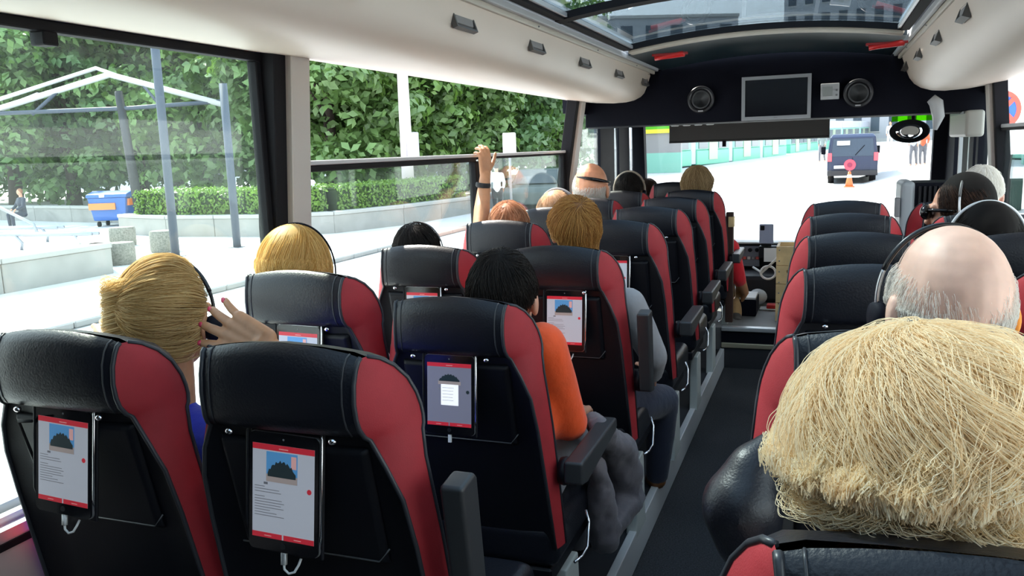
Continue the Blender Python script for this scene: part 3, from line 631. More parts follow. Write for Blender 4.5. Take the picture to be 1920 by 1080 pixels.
# strap cable on the nearest window seat back
q = MB(); st = seats['lw', 0]; X0, Y0, Z0 = st.location
pts = [(X0-.05, Y0+lean(.93)-.070, Z0+.93), (X0-.086, Y0+lean(.92)-.070, Z0+.925), (X0-.098, Y0+lean(.86)-.060, Z0+.87), (X0-.096, Y0+lean(.80)-.055, Z0+.80), (X0-.084, Y0+lean(.74)-.048, Z0+.74)]
tag(obj('charging_cable', q.tube(pts, .003, 6), RUBBER, smooth=True), 'black cable looping beside the tablet nearest the window', 'cable')

# ================================================================== PEOPLE
def frame(yaw=0, pitch=0, roll=0):
    return (Matrix.Rotation(yaw, 3, 'Z') @ Matrix.Rotation(-pitch, 3, 'X') @ Matrix.Rotation(roll, 3, 'Y'))
def remesh(o, vox, it=3):
    r = o.modifiers.new('r', 'REMESH'); r.mode = 'VOXEL'; r.voxel_size = vox; r.use_smooth_shade = True
    s = o.modifiers.new('s', 'SMOOTH'); s.factor = .5; s.iterations = it
    return o
def hair_mat(name, ca, cb, rough=.45):
    if name in MATS: return MATS[name]
    m = bpy.data.materials.new(name); m.use_nodes = True; MATS[name] = m; t = m.node_tree; b = t.nodes['Principled BSDF']
    hi = t.nodes.new('ShaderNodeHairInfo'); r = t.nodes.new('ShaderNodeValToRGB'); r.color_ramp.elements[0].color = (*ca, 1); r.color_ramp.elements[1].color = (*cb, 1)
    t.links.new(hi.outputs['Random'], r.inputs[0]); t.links.new(r.outputs[0], b.inputs['Base Color']); b.inputs['Roughness'].default_value = rough; b.inputs['Specular IOR Level'].default_value = .18
    tl = t.nodes.new('ShaderNodeBsdfTranslucent'); t.links.new(r.outputs[0], tl.inputs[0]); mx = t.nodes.new('ShaderNodeMixShader'); mx.inputs[0].default_value = .42 if max(cb) > .3 else .1
    t.links.new(b.outputs[0], mx.inputs[1]); t.links.new(tl.outputs[0], mx.inputs[2]); t.links.new(mx.outputs[0], t.nodes['Material Output'].inputs[0])
    return m
def strands(name, parent, world, P, rad, m):
    """P: n x k x 3 array of strand points"""
    n, k, _ = P.shape; hc = bpy.data.hair_curves.new(name); hc.add_curves([k]*n)
    P = (P-np.array(world, float)).astype(np.float32)
    hc.attributes['position'].data.foreach_set('vector', P.reshape(-1))
    a = hc.attributes.get('radius') or hc.attributes.new('radius', 'FLOAT', 'POINT')
    t = np.linspace(0, 1, k); prof = rad*np.where(t < .6, 1, 1-.75*(t-.6)/.4)
    a.data.foreach_set('value', np.tile(prof, n).astype(np.float32))
    hc.materials.append(m); o = bpy.data.objects.new(name, hc); COL.objects.link(o); o.parent = parent; o['kind'] = 'stuff'
    return o
def grow(rng, n, k, C, R, rad, length, crown=(0, -.3, .95), vol=.12, region=None, grav=.5, hang=.35, wave=.02, wfreq=6, clump=60, to=None, jit=.05, lenvar=.2, inward=.0, tilt=.25, lock=.35):
    """strands flowing over a skull ellipsoid away from (or towards) a crown point, then hanging"""
    rad = np.array(rad); crown = np.array(crown, float); crown /= np.linalg.norm(crown)
    D = rng.normal(size=(n*4, 3)); D /= np.linalg.norm(D, axis=1)[:, None]
    ok = region(D) if region is not None else (D[:, 2] > -.3) & ((D[:, 1] < .35) | (D[:, 2] > .55))
    D = D[ok][:n]; n = len(D)
    cc = rng.normal(size=(clump, 3)); cc /= np.linalg.norm(cc, axis=1)[:, None]
    ci = np.argmax(D @ cc.T, axis=1); ph = rng.uniform(0, 6.28, clump)[ci]; amp = (rng.uniform(.4, 1.6, clump)[ci])*wave
    f1 = rng.normal(0, 2.6, (4, 3)); fp = rng.uniform(0, 6.28, 4); smooth = sum(np.sin(D @ f1[i]+fp[i]) for i in range(4))/1.7
    ctilt = tilt*(.75*smooth+.35*rng.normal(0, 1, clump)[ci]); ph = ph*.4+2.2*smooth; lay = rng.uniform(0, 1, n)*.6+rng.uniform(0, 1, clump)[ci]*.4
    L = length*(1+lenvar*rng.uniform(-1, 1, n)); P = D.copy(); out = []
    ds = (L/(k-1))/rad.mean(); down = np.array([0, 0, -1.])
    down = np.array(R.inverted() @ Vector((0, 0, -1)))
    for s in range(k):
        t = s/(k-1); r = 1+vol*(.15+.85*lay)*min(1, t*2.2)*(1-.25*t)-inward*max(0, t-.55)
        nz = P/np.linalg.norm(P, axis=1)[:, None]
        tang = np.cross(nz, np.cross(D, nz)*0+np.cross(nz, down))
        off = amp*np.sin(wfreq*t*2+ph)
        out.append(nz*0+P+tang*0+np.stack([off, off*.4, off*.3], 1)*min(1, 3*t))
        if to is None: fl_ = P-crown*(P @ crown)[:, None]
        else: fl_ = np.array(to)-P
        fl_ = fl_-nz*(fl_*nz).sum(1)[:, None]; fl_ /= (np.linalg.norm(fl_, axis=1)[:, None]+1e-6)
        fl_ = fl_+np.cross(nz, fl_)*ctilt[:, None]
        g = down[None]-nz*(nz @ down)[:, None]
        h = (P @ down)
        wgt = np.clip((h+.2)/.5, 0, 1)[:, None] if to is None else 0
        v = fl_*(1-grav*wgt)+g*grav*wgt
        if to is None: v = v*(1-np.clip((h-hang)/.3, 0, 1))[:, None]+down[None]*np.clip((h-hang)/.3, 0, 1)[:, None]
        v /= (np.linalg.norm(v, axis=1)[:, None]+1e-6)
        P = P+v*ds[:, None]
        rr = np.linalg.norm(P, axis=1); want = r
        hh = P @ down; below = np.clip((hh-hang)/.3, 0, 1)
        Q = P*(want/rr)[:, None]
        hz = P-down[None]*hh[:, None]; hr = np.linalg.norm(hz, axis=1); cl = np.sqrt(max(.05, 1-hang*hang))*want
        hz2 = hz*np.minimum(1.15, (cl/(hr+1e-6)))[:, None]
        Q2 = hz2*(1-inward*np.clip(hh-hang, 0, 1))[:, None]+down[None]*hh[:, None]
        P = Q*(1-below)[:, None]+Q2*below[:, None]
    P = np.stack(out, 1)
    if lock:
        mean = np.zeros((clump, k, 3)); np.add.at(mean, ci, P); mean /= np.maximum(1, np.bincount(ci, minlength=clump))[:, None, None]
        P += (mean[ci]-P)*(lock*np.linspace(0, 1, k)[None, :, None]**1.3)
    P = P*rad[None, None]
    P += rng.normal(0, 1, (n, 1, 3))*jit*rad.mean()*.2+rng.normal(0, 1, (n, k, 3))*jit*rad.mean()*.03
    M = np.array(R); return P @ M.T+np.array(C)
def arm_hand(mb, wrist, d, nrm, thumb, s=1.0, curl=.25, spread=.12, tcurl=.3):
    """palm, four unequal fingers with bends and a thumb; d along the fingers, nrm out of the back of the hand, thumb = side of the thumb"""
    d = Vector(d).normalized(); nrm = Vector(nrm); nrm = (nrm-d*nrm.dot(d)).normalized(); th = Vector(thumb); th = (th-d*th.dot(d)-nrm*th.dot(nrm)).normalized()
    w0 = Vector(wrist); tips = []
    kn = [w0+d*(.088*s)+th*(.030*s), w0+d*(.092*s)+th*(.010*s), w0+d*(.088*s)-th*(.010*s), w0+d*(.078*s)-th*(.028*s)]
    for k_, p in enumerate(kn): mb.cap(w0+th*((.016-.011*k_)*s), .0155*s, p, .0115*s, 10)
    mb.cap(w0+d*.03*s+th*.022*s, .016*s, w0+d*.06*s+th*.03*s, .012*s, 10)
    for k_, (p, L) in enumerate(zip(kn, (.072, .080, .074, .058))):
        sp = (1.5-k_)*spread; dd = (d+th*sp).normalized(); c = curl*(1+.12*k_); q = p; r = (.0098, .0099, .0094, .0082)[k_]*s; a = c*.5
        for j, f in enumerate((.45, .31, .24)):
            dj = (dd*math.cos(a)-nrm*math.sin(a)).normalized(); q2 = q+dj*L*f*s; mb.cap(q, r*(1-.06*j), q2, r*(.93-.08*j), 10); q = q2; a += c
        tips.append((q, dj, (nrm*math.cos(a-c)+dd*math.sin(a-c)).normalized(), r))
    p = w0+d*.028*s+th*.026*s; dd = (d*.62+th*.78-nrm*.2).normalized(); 
    for j, (L, r) in enumerate(((.042, .0135), (.034, .0112), (.027, .0098))):
        q = p+dd*L*s; mb.cap(p, r*s, q, r*.9*s, 10); p = q; dd = (dd+d*tcurl-th*.25*tcurl).normalized()
    tips.append((p, dd, (nrm*.6+th*.3).normalized(), .0095*s))
    return tips
def person(label, H, hip, yaw=0, pitch=0, roll=0, s=1.0, skin=SKIN, shirt=None, trousers=None, arms=None, hair=None, bald=False, seed=1, feet=True, sleeve=.5, shoe=None, legs=None, female=False, vox=.0055, shoulder=None, twist=0):
    """seated or standing figure: one continuous body with clothing and hair as children"""
    H = Vector(H); hip = Vector(hip); R = frame(yaw, pitch, roll); W_ = tuple(hip); b = MB()
    def h(x, y, z): return H+R @ Vector((x*s, y*s, z*s))
    b.ell(H+R @ Vector((0, -.008*s, .012*s)), (.076*s, .094*s, .098*s), R, 20, 14)
    b.ell(h(0, .028, -.045), (.060*s, .062*s, .072*s), R, 16, 12)
    b.ell(h(0, .060, -.090), (.030*s, .028*s, .024*s), R, 12, 8)
    b.cap(h(0, .088, -.008), .008*s, h(0, .104, -.040), .0125*s, 10)
    for q in (-1, 1):
        b.cap(h(q*.008, .092, .012), .012*s, h(q*.045, .074, .012), .012*s, 8); b.ell(h(q*.040, .062, -.038), (.022*s, .020*s, .02*s), R, 10, 8)
        b.ell(h(q*.079, -.006, -.020), (.010*s, .020*s, .033*s), R @ Matrix.Rotation(q*.25, 3, 'Z'), 12, 8)
        b.cap(h(q*.012, .010, -.062), .01, h(q*.01, .070, -.066), .014*s, 8)
    N = h(0, -.03, -.115)+Vector((0, -.01, -.085*s)); s_head = s; s = min(s, 1.06); up = (N-hip); up.x *= .45; N = hip+up; L = up.length; up.normalize()
    sideV = Vector((math.cos(twist), math.sin(twist), 0)); fw = up.cross(sideV)*-1; fw = sideV.cross(up)*-1 if fw.y < 0 else fw
    sw = (.165 if not female else .150)*s; 
    b.cap(h(0, -.025, -.045), .056*s, N+up*.02, .060*s, 16)
    Sh = [N-up*.050*s+sideV*(q*sw) for q in (-1, 1)]
    if shoulder: Sh = [Vector(shoulder[i]) if shoulder[i] is not None else Sh[i] for i in (0, 1)]
    # torso inside the shirt keeps the body one surface
    b.cap(N-up*.03, .06*s, N-up*.16*s, .085*s, 14); b.cap(N-up*.16*s, .085*s, hip+up*.08, .085*s, 14)
    for i in (0, 1): b.cap(N-up*.055*s, .05*s, Sh[i], .042*s, 12)
    t = MB()
    MM = Matrix((sideV, fw, up)).transposed()
    t.ell(N-up*.125*s, ((sw+.005), .115*s, .145*s), MM, 20, 12); t.ell(N-up*(L*.55), (.145*s, .112*s, .19*s), MM, 20, 12); t.ell(hip+up*.10, (.155*s, .12*s, .15*s), MM, 20, 12)
    t.cap(N-up*.015*s, .066*s, N-up*.1*s, .09*s, 16)
    for i in (0, 1): t.cap(N-up*.045*s, .066*s, Sh[i], .062*s, 14)
    arms = arms or {}; tips = {}
    for i, nm in ((0, 'l'), (1, 'r')):
        q = -1 if i == 0 else 1; a = arms.get(nm)
        if a is None: a = dict(e=Sh[i]+Vector((q*.02, .05, -.26))*s, w=Sh[i]+Vector((-q*.03, .25, -.30))*s, d=(-q*.35, 1, -.05), n=(0, .1, 1), t=(-q, .2, 0))
        e, w0 = Vector(a['e']), Vector(a['w']); S_ = Sh[i]
        b.chain([S_, S_.lerp(e, .5), e], [.042*s, .044*s, .036*s]); b.chain([e, e.lerp(w0, .35), w0], [.036*s, .039*s, .026*s])
        tips[nm] = arm_hand(b, w0, a.get('d', w0-e), a['n'], a['t'], s*a.get('hs', 1), a.get('curl', .3), a.get('spread', .1), a.get('tc', .3))
        sl = a.get('sleeve', sleeve)
        if sl > .5: t.chain([S_, S_.lerp(e, .5), e, e.lerp(w0, min(1, (sl-.5)*2))], [.066*s, .060*s, .052*s, .044*s])
        else: t.chain([S_, S_.lerp(e, max(.1, sl*2))], [.066*s, .060*s])
    tr = MB(); sh = []
    for i, q in ((0, -1), (1, 1)):
        if legs and legs[i]: kn, an, toe = [Vector(v) for v in legs[i]]
        else: kn = hip+Vector((q*.10, .41*s, .045)); an = hip+Vector((q*.10, .43*s, -.36*s)); toe = an+Vector((0, .15*s, -.035))
        hp = hip+sideV*(q*.085*s)+Vector((0, 0, .0))
        tr.chain([hp, hp.lerp(kn, .5), kn], [.098*s, .088*s, .066*s]); tr.chain([kn, kn.lerp(an, .4), an], [.066*s, .062*s, .048*s])
        b.chain([hp, kn, an], [.07*s, .05*s, .036*s]); b.cap(an, .034*s, toe, .024*s)
        sh.append((an, toe))
    tr.ell(hip+Vector((0, 0, .015)), (.165*s, .125*s, .105*s), n=18, m=10)
    root = remesh(obj('person', b, skin, world=W_), vox); tag(root, label, 'person')
    if shirt: remesh(obj('shirt', t, shirt, root, world=W_, loc=(0, 0, 0)), .013, 6)
    if trousers: remesh(obj('trousers', tr, trousers, root, world=W_, loc=(0, 0, 0)), .014, 5)
    for an, toe in sh:
        f = MB(); f.cap(an+Vector((0, 0, .0)), .042*s, an.lerp(toe, .5)+Vector((0, 0, -.012)), .044*s); f.cap(an+Vector((0, 0, -.02)), .04*s, toe, .036*s)
        remesh(obj('shoe', f, shoe or DARK, root, world=W_, loc=(0, 0, 0)), .01, 3)
    s = s_head
    for q in (-1, 1):
        obj('eye', MB().ell(h(q*.030, .083, -.006), (.011*s, .009*s, .009*s), R, 10, 8), WHITE, root, world=W_, smooth=True)
    obj('lips', MB().ell(h(0, .090, -.071), (.020*s, .007*s, .008*s), R, 10, 8), mat('lip', (.5, .14, .12), .4), root, world=W_, smooth=True)
    root['_h'] = 0; del root['_h']
    return root, R, tips, W_
def hair_cap(root, W_, H, R, s, m, extra=(), r=(.082, .097, .103), off=(0, -.020, .022), vox=.008, nm='hair'):
    H = Vector(H); q = MB(); q.ell(H+R @ (Vector(off)*s), Vector(r)*s*.945, R, 20, 14)
    for c, rr in extra: q.ell(H+R @ (Vector(c)*s), Vector(rr)*s*.93, R, 16, 12)
    return remesh(obj(nm, q, m, root, world=W_, loc=(0, 0, 0)), vox, 3)
def headset(label, H, R, s, rad=.098, back=-.02, m1=DARK, m2=None, tiltf=0, cups=True, h=1.12, thick=.0042, wid=2.2):
    H = Vector(H); W_ = tuple(H); o = empty('headphones', W_); tag(o, label, 'headphones', 'headsets worn by passengers'); RR = R @ Matrix.Rotation(tiltf, 3, 'X')
    def arc(a0, a1, n=18): return [H+RR @ Vector((math.sin(a)*rad*s, back*s, math.cos(a)*rad*h*s-.0*s)) for a in np.linspace(a0, a1, n)]
    obj('headband', MB().tube(arc(-1.15, 1.15, 24), thick, 8, flat=1/wid if wid < 1 else 1), m1, o, world=W_, smooth=True)
    for q in (-1, 1):
        obj('slider', MB().tube(arc(q*1.1, q*1.75, 8), thick*.8, 8), m2 or m1, o, world=W_, smooth=True)
        if cups: obj('ear_cushion', MB().lathe([(.006, -.012), (.026, -.010), (.030, 0), (.026, .010), (.006, .013)], H+RR @ Vector((q*rad*.97*s, back*s, -.028*s)), RR @ Matrix.Rotation(math.pi/2, 3, 'Y'), 18), DARK, o, world=W_, smooth=True)
    return o
def cloth(name, c, rough=.85): return mat(name, c, rough, bump=.25, bscale=40, var=.08, vscale=14, sheen=.2)
PI = math.pi
rng = np.random.default_rng(4)
def hipof(key, dy=.25): st = seats[key]; return (st.location.x, st.location.y+dy-.126, .12+.45)
SHOE_BR = mat('brown_leather', (.22, .09, .03), .5)
NAVY = cloth('navy_cloth', (.02, .025, .05)); BLACKC = cloth('black_cloth', (.012, .012, .015)); GREYC = cloth('grey_cloth', (.20, .20, .22)); JEANS = cloth('jeans', (.08, .14, .32))

# --- big-haired blonde woman, nearest
H = at(1715, 850, y=.80)+Vector((0, 0, -.0)); BL = hair_mat('hair_blonde', (.88, .66, .40), (1, .90, .68)); s_ = 1.0
root, R, tips, W_ = person('woman with big layered blonde bob, seen from behind, nearest the camera', H, hipof(('ra', 0)), yaw=.10, pitch=.05, s=s_, skin=SKINP, shirt=cloth('pale_cloth', (.42, .40, .38)), trousers=NAVY, female=True)
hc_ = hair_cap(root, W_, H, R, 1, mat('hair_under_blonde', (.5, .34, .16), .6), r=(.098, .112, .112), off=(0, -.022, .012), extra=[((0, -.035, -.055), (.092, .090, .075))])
HC = H+R @ Vector((0, -.018, .010))
P = grow(rng, 17000, 20, HC, R, (.098, .112, .110), .225, crown=(-.05, .0, .98), vol=.30, grav=.45, hang=.42, wave=.085, wfreq=3.4, clump=380, jit=.14, inward=.45, lenvar=.38, tilt=.8, lock=.6, region=lambda D: ((D[:, 1] < .45) | (D[:, 2] > .5)) & (D[:, 2] > -.25))
strands('hair_strands', hc_, W_, P, .00032, BL)
P = grow(rng, 9000, 18, HC, R, (.097, .111, .108), .13, crown=(-.02, .05, .98), vol=.34, grav=.5, hang=.5, wave=.09, wfreq=3, clump=160, jit=.16, inward=.55, lenvar=.4, tilt=.9, lock=.6, region=lambda D: (D[:, 1] < .3) & (D[:, 2] < .5) & (D[:, 2] > -.45))
strands('hair_layers', hc_, W_, P, .00030, hair_mat('hair_blonde_light', (.92, .72, .44), (1, .93, .74)))
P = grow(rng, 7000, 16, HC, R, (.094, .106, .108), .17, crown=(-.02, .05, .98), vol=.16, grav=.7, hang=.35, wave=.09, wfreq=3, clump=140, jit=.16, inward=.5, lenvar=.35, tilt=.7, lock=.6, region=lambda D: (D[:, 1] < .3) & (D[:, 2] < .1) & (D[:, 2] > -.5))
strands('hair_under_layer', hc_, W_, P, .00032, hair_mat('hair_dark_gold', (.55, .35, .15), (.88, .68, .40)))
P = grow(rng, 2200, 14, H+R @ Vector((0, -.02, -.02)), R, (.080, .092, .10), .10, crown=(0, -.2, .98), vol=.05, grav=.9, hang=.3, wave=.03, clump=60, jit=.12, inward=.3, region=lambda D: (D[:, 1] < .1) & (D[:, 2] < -.1) & (D[:, 2] > -.75))
strands('nape_strands', hc_, W_, P, .0005, hair_mat('hair_nape', (.18, .09, .03), (.45, .27, .10)))
# --- bald man with headset
H = at(1778, 565, y=1.50); WG = hair_mat('hair_white', (.72, .67, .60), (.95, .92, .88))
root, R, tips, W_ = person('bald man with white fringe and headset, seen from behind', H, hipof(('ra', 1)), yaw=.28, pitch=-.02, s=1.14, skin=mat('skin_bald', (.72, .45, .35), .5, var=.22, vscale=11, sss=.15), shirt=cloth('charcoal_cloth', (.045, .05, .055)), trousers=NAVY)
P = grow(rng, 5200, 8, H, R, (.088, .107, .112), .032, crown=(0, -.15, 1), vol=.10, grav=.4, hang=.9, wave=.01, jit=.06, lock=0, region=lambda D: (D[:, 1] < .3) & (D[:, 2] < .30+.45*np.abs(D[:, 0])-.15*rng.random(len(D))) & (D[:, 2] > -.7))
strands('hair_strands', root, W_, P, .00035, WG)
headset('black and silver headset on the bald man, painted orange backlight at his ear', H, R, 1.14, .092, .022, mat('band_black', (.012, .012, .014), .3), mat('silver', (.55, .55, .57), .3, metal=.8), h=1.17, thick=.0045)
obj('backlit_ear', MB().ell(H+R @ Vector((.105, .01, -.035)), (.012, .026, .032), R), mat('backlit_orange', (.85, .30, .04), .8), bpy.data.objects['headphones'], world=tuple(H), smooth=True)  # orange ellipsoid paints in the backlight glowing through his ear
# --- dark-haired passenger with white headband (right window side)
H = at(1848, 452, y=3.18); DKH = hair_mat('hair_dark', (.006, .005, .005), (.022, .016, .013), .5); DKU = mat('hair_under_dark', (.009, .007, .006), .8, spec=.15)
root, R, tips, W_ = person('dark-haired passenger with a white headset band, seen from behind', H, hipof(('rw', 3)), yaw=.1, s=1.12, shirt=BLACKC, trousers=NAVY, female=True)
hc_ = hair_cap(root, W_, H, R, 1.12, DKU, r=(.092, .105, .108), extra=[((0, -.03, -.07), (.085, .075, .09))])
strands('hair_strands', hc_, W_, grow(rng, 2600, 12, H+R @ Vector((0, -.016, .016)), R, (.100, .113, .118), .28, vol=.10, grav=.8, wave=.02, jit=.05), .0006, DKH)
headset('white headset band over the dark-haired head', H, R, 1.12, .108, -.01, mat('white_band', (.85, .85, .85), .35), h=1.12, thick=.005)
# --- woman in sunglasses, profile
H = at(1800, 392, y=3.95); yw = 1.22
root, R, tips, W_ = person('woman in dark sunglasses with long dark hair, face in profile', H, hipof(('rw', 4)), yaw=yw, pitch=.06, s=1.22, skin=SKIN, shirt=BLACKC, trousers=NAVY, female=True, seed=3)
BRH = hair_mat('hair_dark_brown', (.008, .005, .005), (.06, .028, .016), .5)
hc_ = hair_cap(root, W_, H, R, 1.22, DKU, r=(.088, .099, .108), off=(0, -.022, .026), extra=[((0, -.055, -.05), (.086, .066, .11)), ((-.052, -.02, -.02), (.040, .055, .09)), ((.052, -.02, -.02), (.040, .055, .09))])
strands('hair_strands', hc_, W_, grow(rng, 3200, 14, H+R @ Vector((0, -.018, .02)), R, (.104, .112, .124), .34, crown=(.0, .45, .9), vol=.10, grav=.75, wave=.015, jit=.04, region=lambda D: ((D[:, 1] < .2) | ((D[:, 2] > .5) & (D[:, 1] < .68))) & (D[:, 2] > -.3)), .0006, BRH)
headset('headset with silver slider on the woman in sunglasses', H, R, 1.22, .100, -.02, mat('grey_band', (.10, .095, .09), .4), mat('silver', (.55, .55, .57), .3, metal=.8), h=1.14, thick=.006)
sg = empty('sunglasses', tuple(H)); tag(sg, 'dark sunglasses on the profile face of the long-haired woman', 'sunglasses')
for q in (-1, 1):
    obj('lens', MB().ell(H+R @ (Vector((q*.036, .098, -.004))*1.22), Vector((.036, .020, .027))*1.22, R, 16, 10), mat('lens_black', (.006, .005, .006), .1), sg, world=tuple(H), smooth=True)
    obj('temple_arm', MB().tube([H+R @ (Vector((q*.066, .094, .006))*1.22), H+R @ (Vector((q*.080, .06, .004))*1.22), H+R @ (Vector((q*.084, -.01, .0))*1.22)], .008, 6), mat('lens_black', (.006, .005, .006), .1), sg, world=tuple(H), smooth=True)
# --- white-haired passenger beyond, red shirt
H = at(1838, 362, y=4.65)
root, R, tips, W_ = person('white-haired passenger in red behind the head of the sunglasses woman', H, hipof(('rw', 5)), s=1.15, skin=SKINP, shirt=cloth('red_cloth', (.6, .04, .04)), trousers=NAVY)
hc_ = hair_cap(root, W_, H, R, 1.15, mat('hair_under_white', (.6, .57, .5), .6)); strands('hair_strands', hc_, W_, grow(rng, 1500, 8, H+R @ Vector((0, -.02, .02)), R, (.096, .112, .12), .08, vol=.06, jit=.05), .0006, WG)

# --- woman with pink nails (left window, nearest)
H = at(318, 592, y=1.40); GB = hair_mat('hair_golden', (.42, .24, .08), (.85, .64, .32)); 
hipw = hipof(('lw', 0))
wr_ = at(497, 650, y=1.30); el = at(600, 760, y=1.40)
wl_ = at(205, 612, y=1.62)
root, R, tips, W_ = person('woman with pinned-up golden hair pressing her headset, pink nails', H, hipw, yaw=.22, pitch=.10, s=1.02, skin=SKIND, shirt=cloth('royal_blue', (.01, .02, .42)), trousers=cloth('royal_blue', (.01, .02, .42)), female=True, sleeve=.2, vox=.0036,
    arms={'r': dict(e=el, w=wr_, d=at(385, 596, y=1.34)-wr_, n=(.25, -1, .15), t=(-.15, .1, -1), curl=.10, spread=.16, tc=.25, hs=1.12), 'l': dict(e=(-1.50, 1.45, .92), w=wl_+Vector((.05, -.04, -.03)), d=(-.6, .5, .25), n=(0, 0, 1), t=(1, .5, 0), curl=.2)})
for q, d, n_, r in tips['r']:
    obj('nail', MB().ell(q+n_*r*.62-d*.001, (.0058, .0095, .0026), Matrix((d.cross(n_), d, n_)).transposed(), 10, 6), NAIL, root, world=W_, smooth=True)
rgp = at(440, 583, y=1.30); obj('ring', MB().lathe([(.0105, -.003), (.0125, 0), (.0105, .003)], tips['r'][1][0].lerp(wr_, .42), Matrix.Rotation(1.5, 3, 'Y'), 16, caps=False), CHROME, root, world=W_, smooth=True)
hc_ = hair_cap(root, W_, H, R, 1.02, mat('hair_under_brown', (.16, .08, .03), .6), r=(.086, .100, .106), extra=[((-.055, -.060, -.010), (.046, .046, .062))])
strands('hair_strands', hc_, W_, grow(rng, 4200, 14, H+R @ Vector((0, -.02, .02)), R, (.090, .106, .112), .17, to=(-.75, -.75, .1), vol=.07, wave=.02, jit=.04, lenvar=.3, region=lambda D: ((D[:, 1] < .3) | (D[:, 2] > .5)) & (D[:, 2] > -.75)), .0006, GB)
P = []
for k in range(1300):   # rolled twist of hair
    t0 = rng.uniform(0, 6.28); rr = rng.uniform(.030, .052); zz = rng.uniform(-.06, .055); a = np.linspace(0, 3.2, 12)
    X = np.stack([-.055+rr*np.cos(t0+a), -.062+rr*np.sin(t0+a), zz+.012*a], 1); P.append(X*1.02)
P = np.array(P) @ np.array(R).T+np.array(H); strands('hair_twist', hc_, W_, P, .0006, hair_mat('hair_gold_bright', (.55, .36, .13), (.92, .74, .42)))
headset('black headset on the pinned-up golden hair', H, R, 1.02, .096, .01, mat('band_black', (.012, .012, .014), .3), h=1.26, thick=.0048)
# --- golden straight hair
H = at(558, 505, y=2.06); GS = hair_mat('hair_straight_gold', (.55, .30, .07), (.95, .70, .30))
root, R, tips, W_ = person('passenger with straight golden hair and thin headband, seen from behind', H, hipof(('lw', 1)), yaw=.05, s=1.12, skin=SKIN, shirt=GREYC, trousers=NAVY, female=True)
hc_ = hair_cap(root, W_, H, R, 1.12, mat('hair_under_gold', (.5, .29, .08), .6), r=(.090, .102, .106), extra=[((0, -.02, -.08), (.090, .075, .09))])
strands('hair_strands', hc_, W_, grow(rng, 6500, 14, H+R @ Vector((0, -.016, .016)), R, (.100, .113, .119), .30, crown=(0, .1, 1), vol=.10, grav=.8, wave=.008, jit=.04, hang=.2), .0006, GS)
headset('thin dark headset band over the straight golden hair', H, R, 1.12, .108, .008, DARK, h=1.12, thick=.003, cups=False)
# --- dark head behind third window seat
H = at(786, 478, y=2.80)
root, R, tips, W_ = person('passenger with dark hair, only the crown showing over a window seat', H, hipof(('lw', 2)), s=1.0, shirt=BLACKC, trousers=NAVY)
hc_ = hair_cap(root, W_, H, R, 1.0, DKU); strands('hair_strands', hc_, W_, grow(rng, 1500, 8, H+R @ Vector((0, -.02, .02)), R, (.085, .100, .106), .09, vol=.06, jit=.05), .0006, DKH)
headset('thin grey headset arc on the dark crown by the kerb', H, R, 1.0, .098, .01, GREY, h=1.25, thick=.003)
# --- boy in orange
H = at(946, 552, y=2.12); OR = cloth('orange_cloth', (.90, .085, .004), .7)
st = seats['la', 1].location
root, R, tips, W_ = person('boy with short dark hair in a bright orange shirt', H, hipof(('la', 1), .26), yaw=.06, s=1.12, skin=SKIN, shirt=OR, trousers=GREYC, sleeve=.62,
    arms={'r': dict(e=(st.x+.20, st.y+.20, .74), w=(st.x+.16, st.y+.42, .70), n=(0, 0, 1), t=(-1, .2, 0), sleeve=.7)}, shoulder=(None, (st.x+.16, st.y+.10, .985)))
hc_ = hair_cap(root, W_, H, R, 1.12, DKU, off=(0, -.022, .020)); strands('hair_strands', hc_, W_, grow(rng, 3600, 8, H+R @ Vector((0, -.02, .015)), R, (.094, .109, .116), .06, crown=(.1, -.4, .9), vol=.07, jit=.06, hang=.9, grav=.3, wave=.01, region=lambda D: (D[:, 2] > -.55) & ((D[:, 1] < .3) | (D[:, 2] > .55)) & ~((abs(D[:, 0]) > .8) & (D[:, 1] > -.1) & (D[:, 2] < .05))), .0006, DKH)
# --- ginger-haired boy in grey
H = at(1080, 430, y=2.90); GI = hair_mat('hair_ginger', (.30, .12, .03), (.72, .42, .14))
st = seats['la', 2].location
e_ = at(1226, 668, y=2.93); w_ = at(1222, 700, y=3.10)
root, R, tips, W_ = person('boy with thick ginger hair in a grey long-sleeved top', H, hipof(('la', 2), .27), yaw=.1, s=1.0, skin=SKIN, shirt=cloth('light_grey_cloth', (.34, .33, .34)), trousers=NAVY, sleeve=1.0, shoe=SHOE_BR,
    shoulder=(None, at(1178, 572, y=2.88)), arms={'r': dict(e=e_, w=w_, d=(-.2, .7, -.5), n=(.8, .2, .4), t=(-.2, .5, .6), sleeve=.97)},
    legs=(None, [at(1243, 750, y=3.25), (at(1232, 890, y=3.25)).xyz, at(1222, 905, y=3.42)]))
hc_ = hair_cap(root, W_, H, R, 1.0, mat('hair_under_ginger', (.22, .09, .025), .6), r=(.090, .104, .106)); strands('hair_strands', hc_, W_, grow(rng, 4200, 12, H+R @ Vector((0, -.02, .015)), R, (.090, .106, .108), .15, crown=(.35, -.55, .75), vol=.13, jit=.07, hang=.5, wave=.03, clump=90, lenvar=.3), .0006, GI)
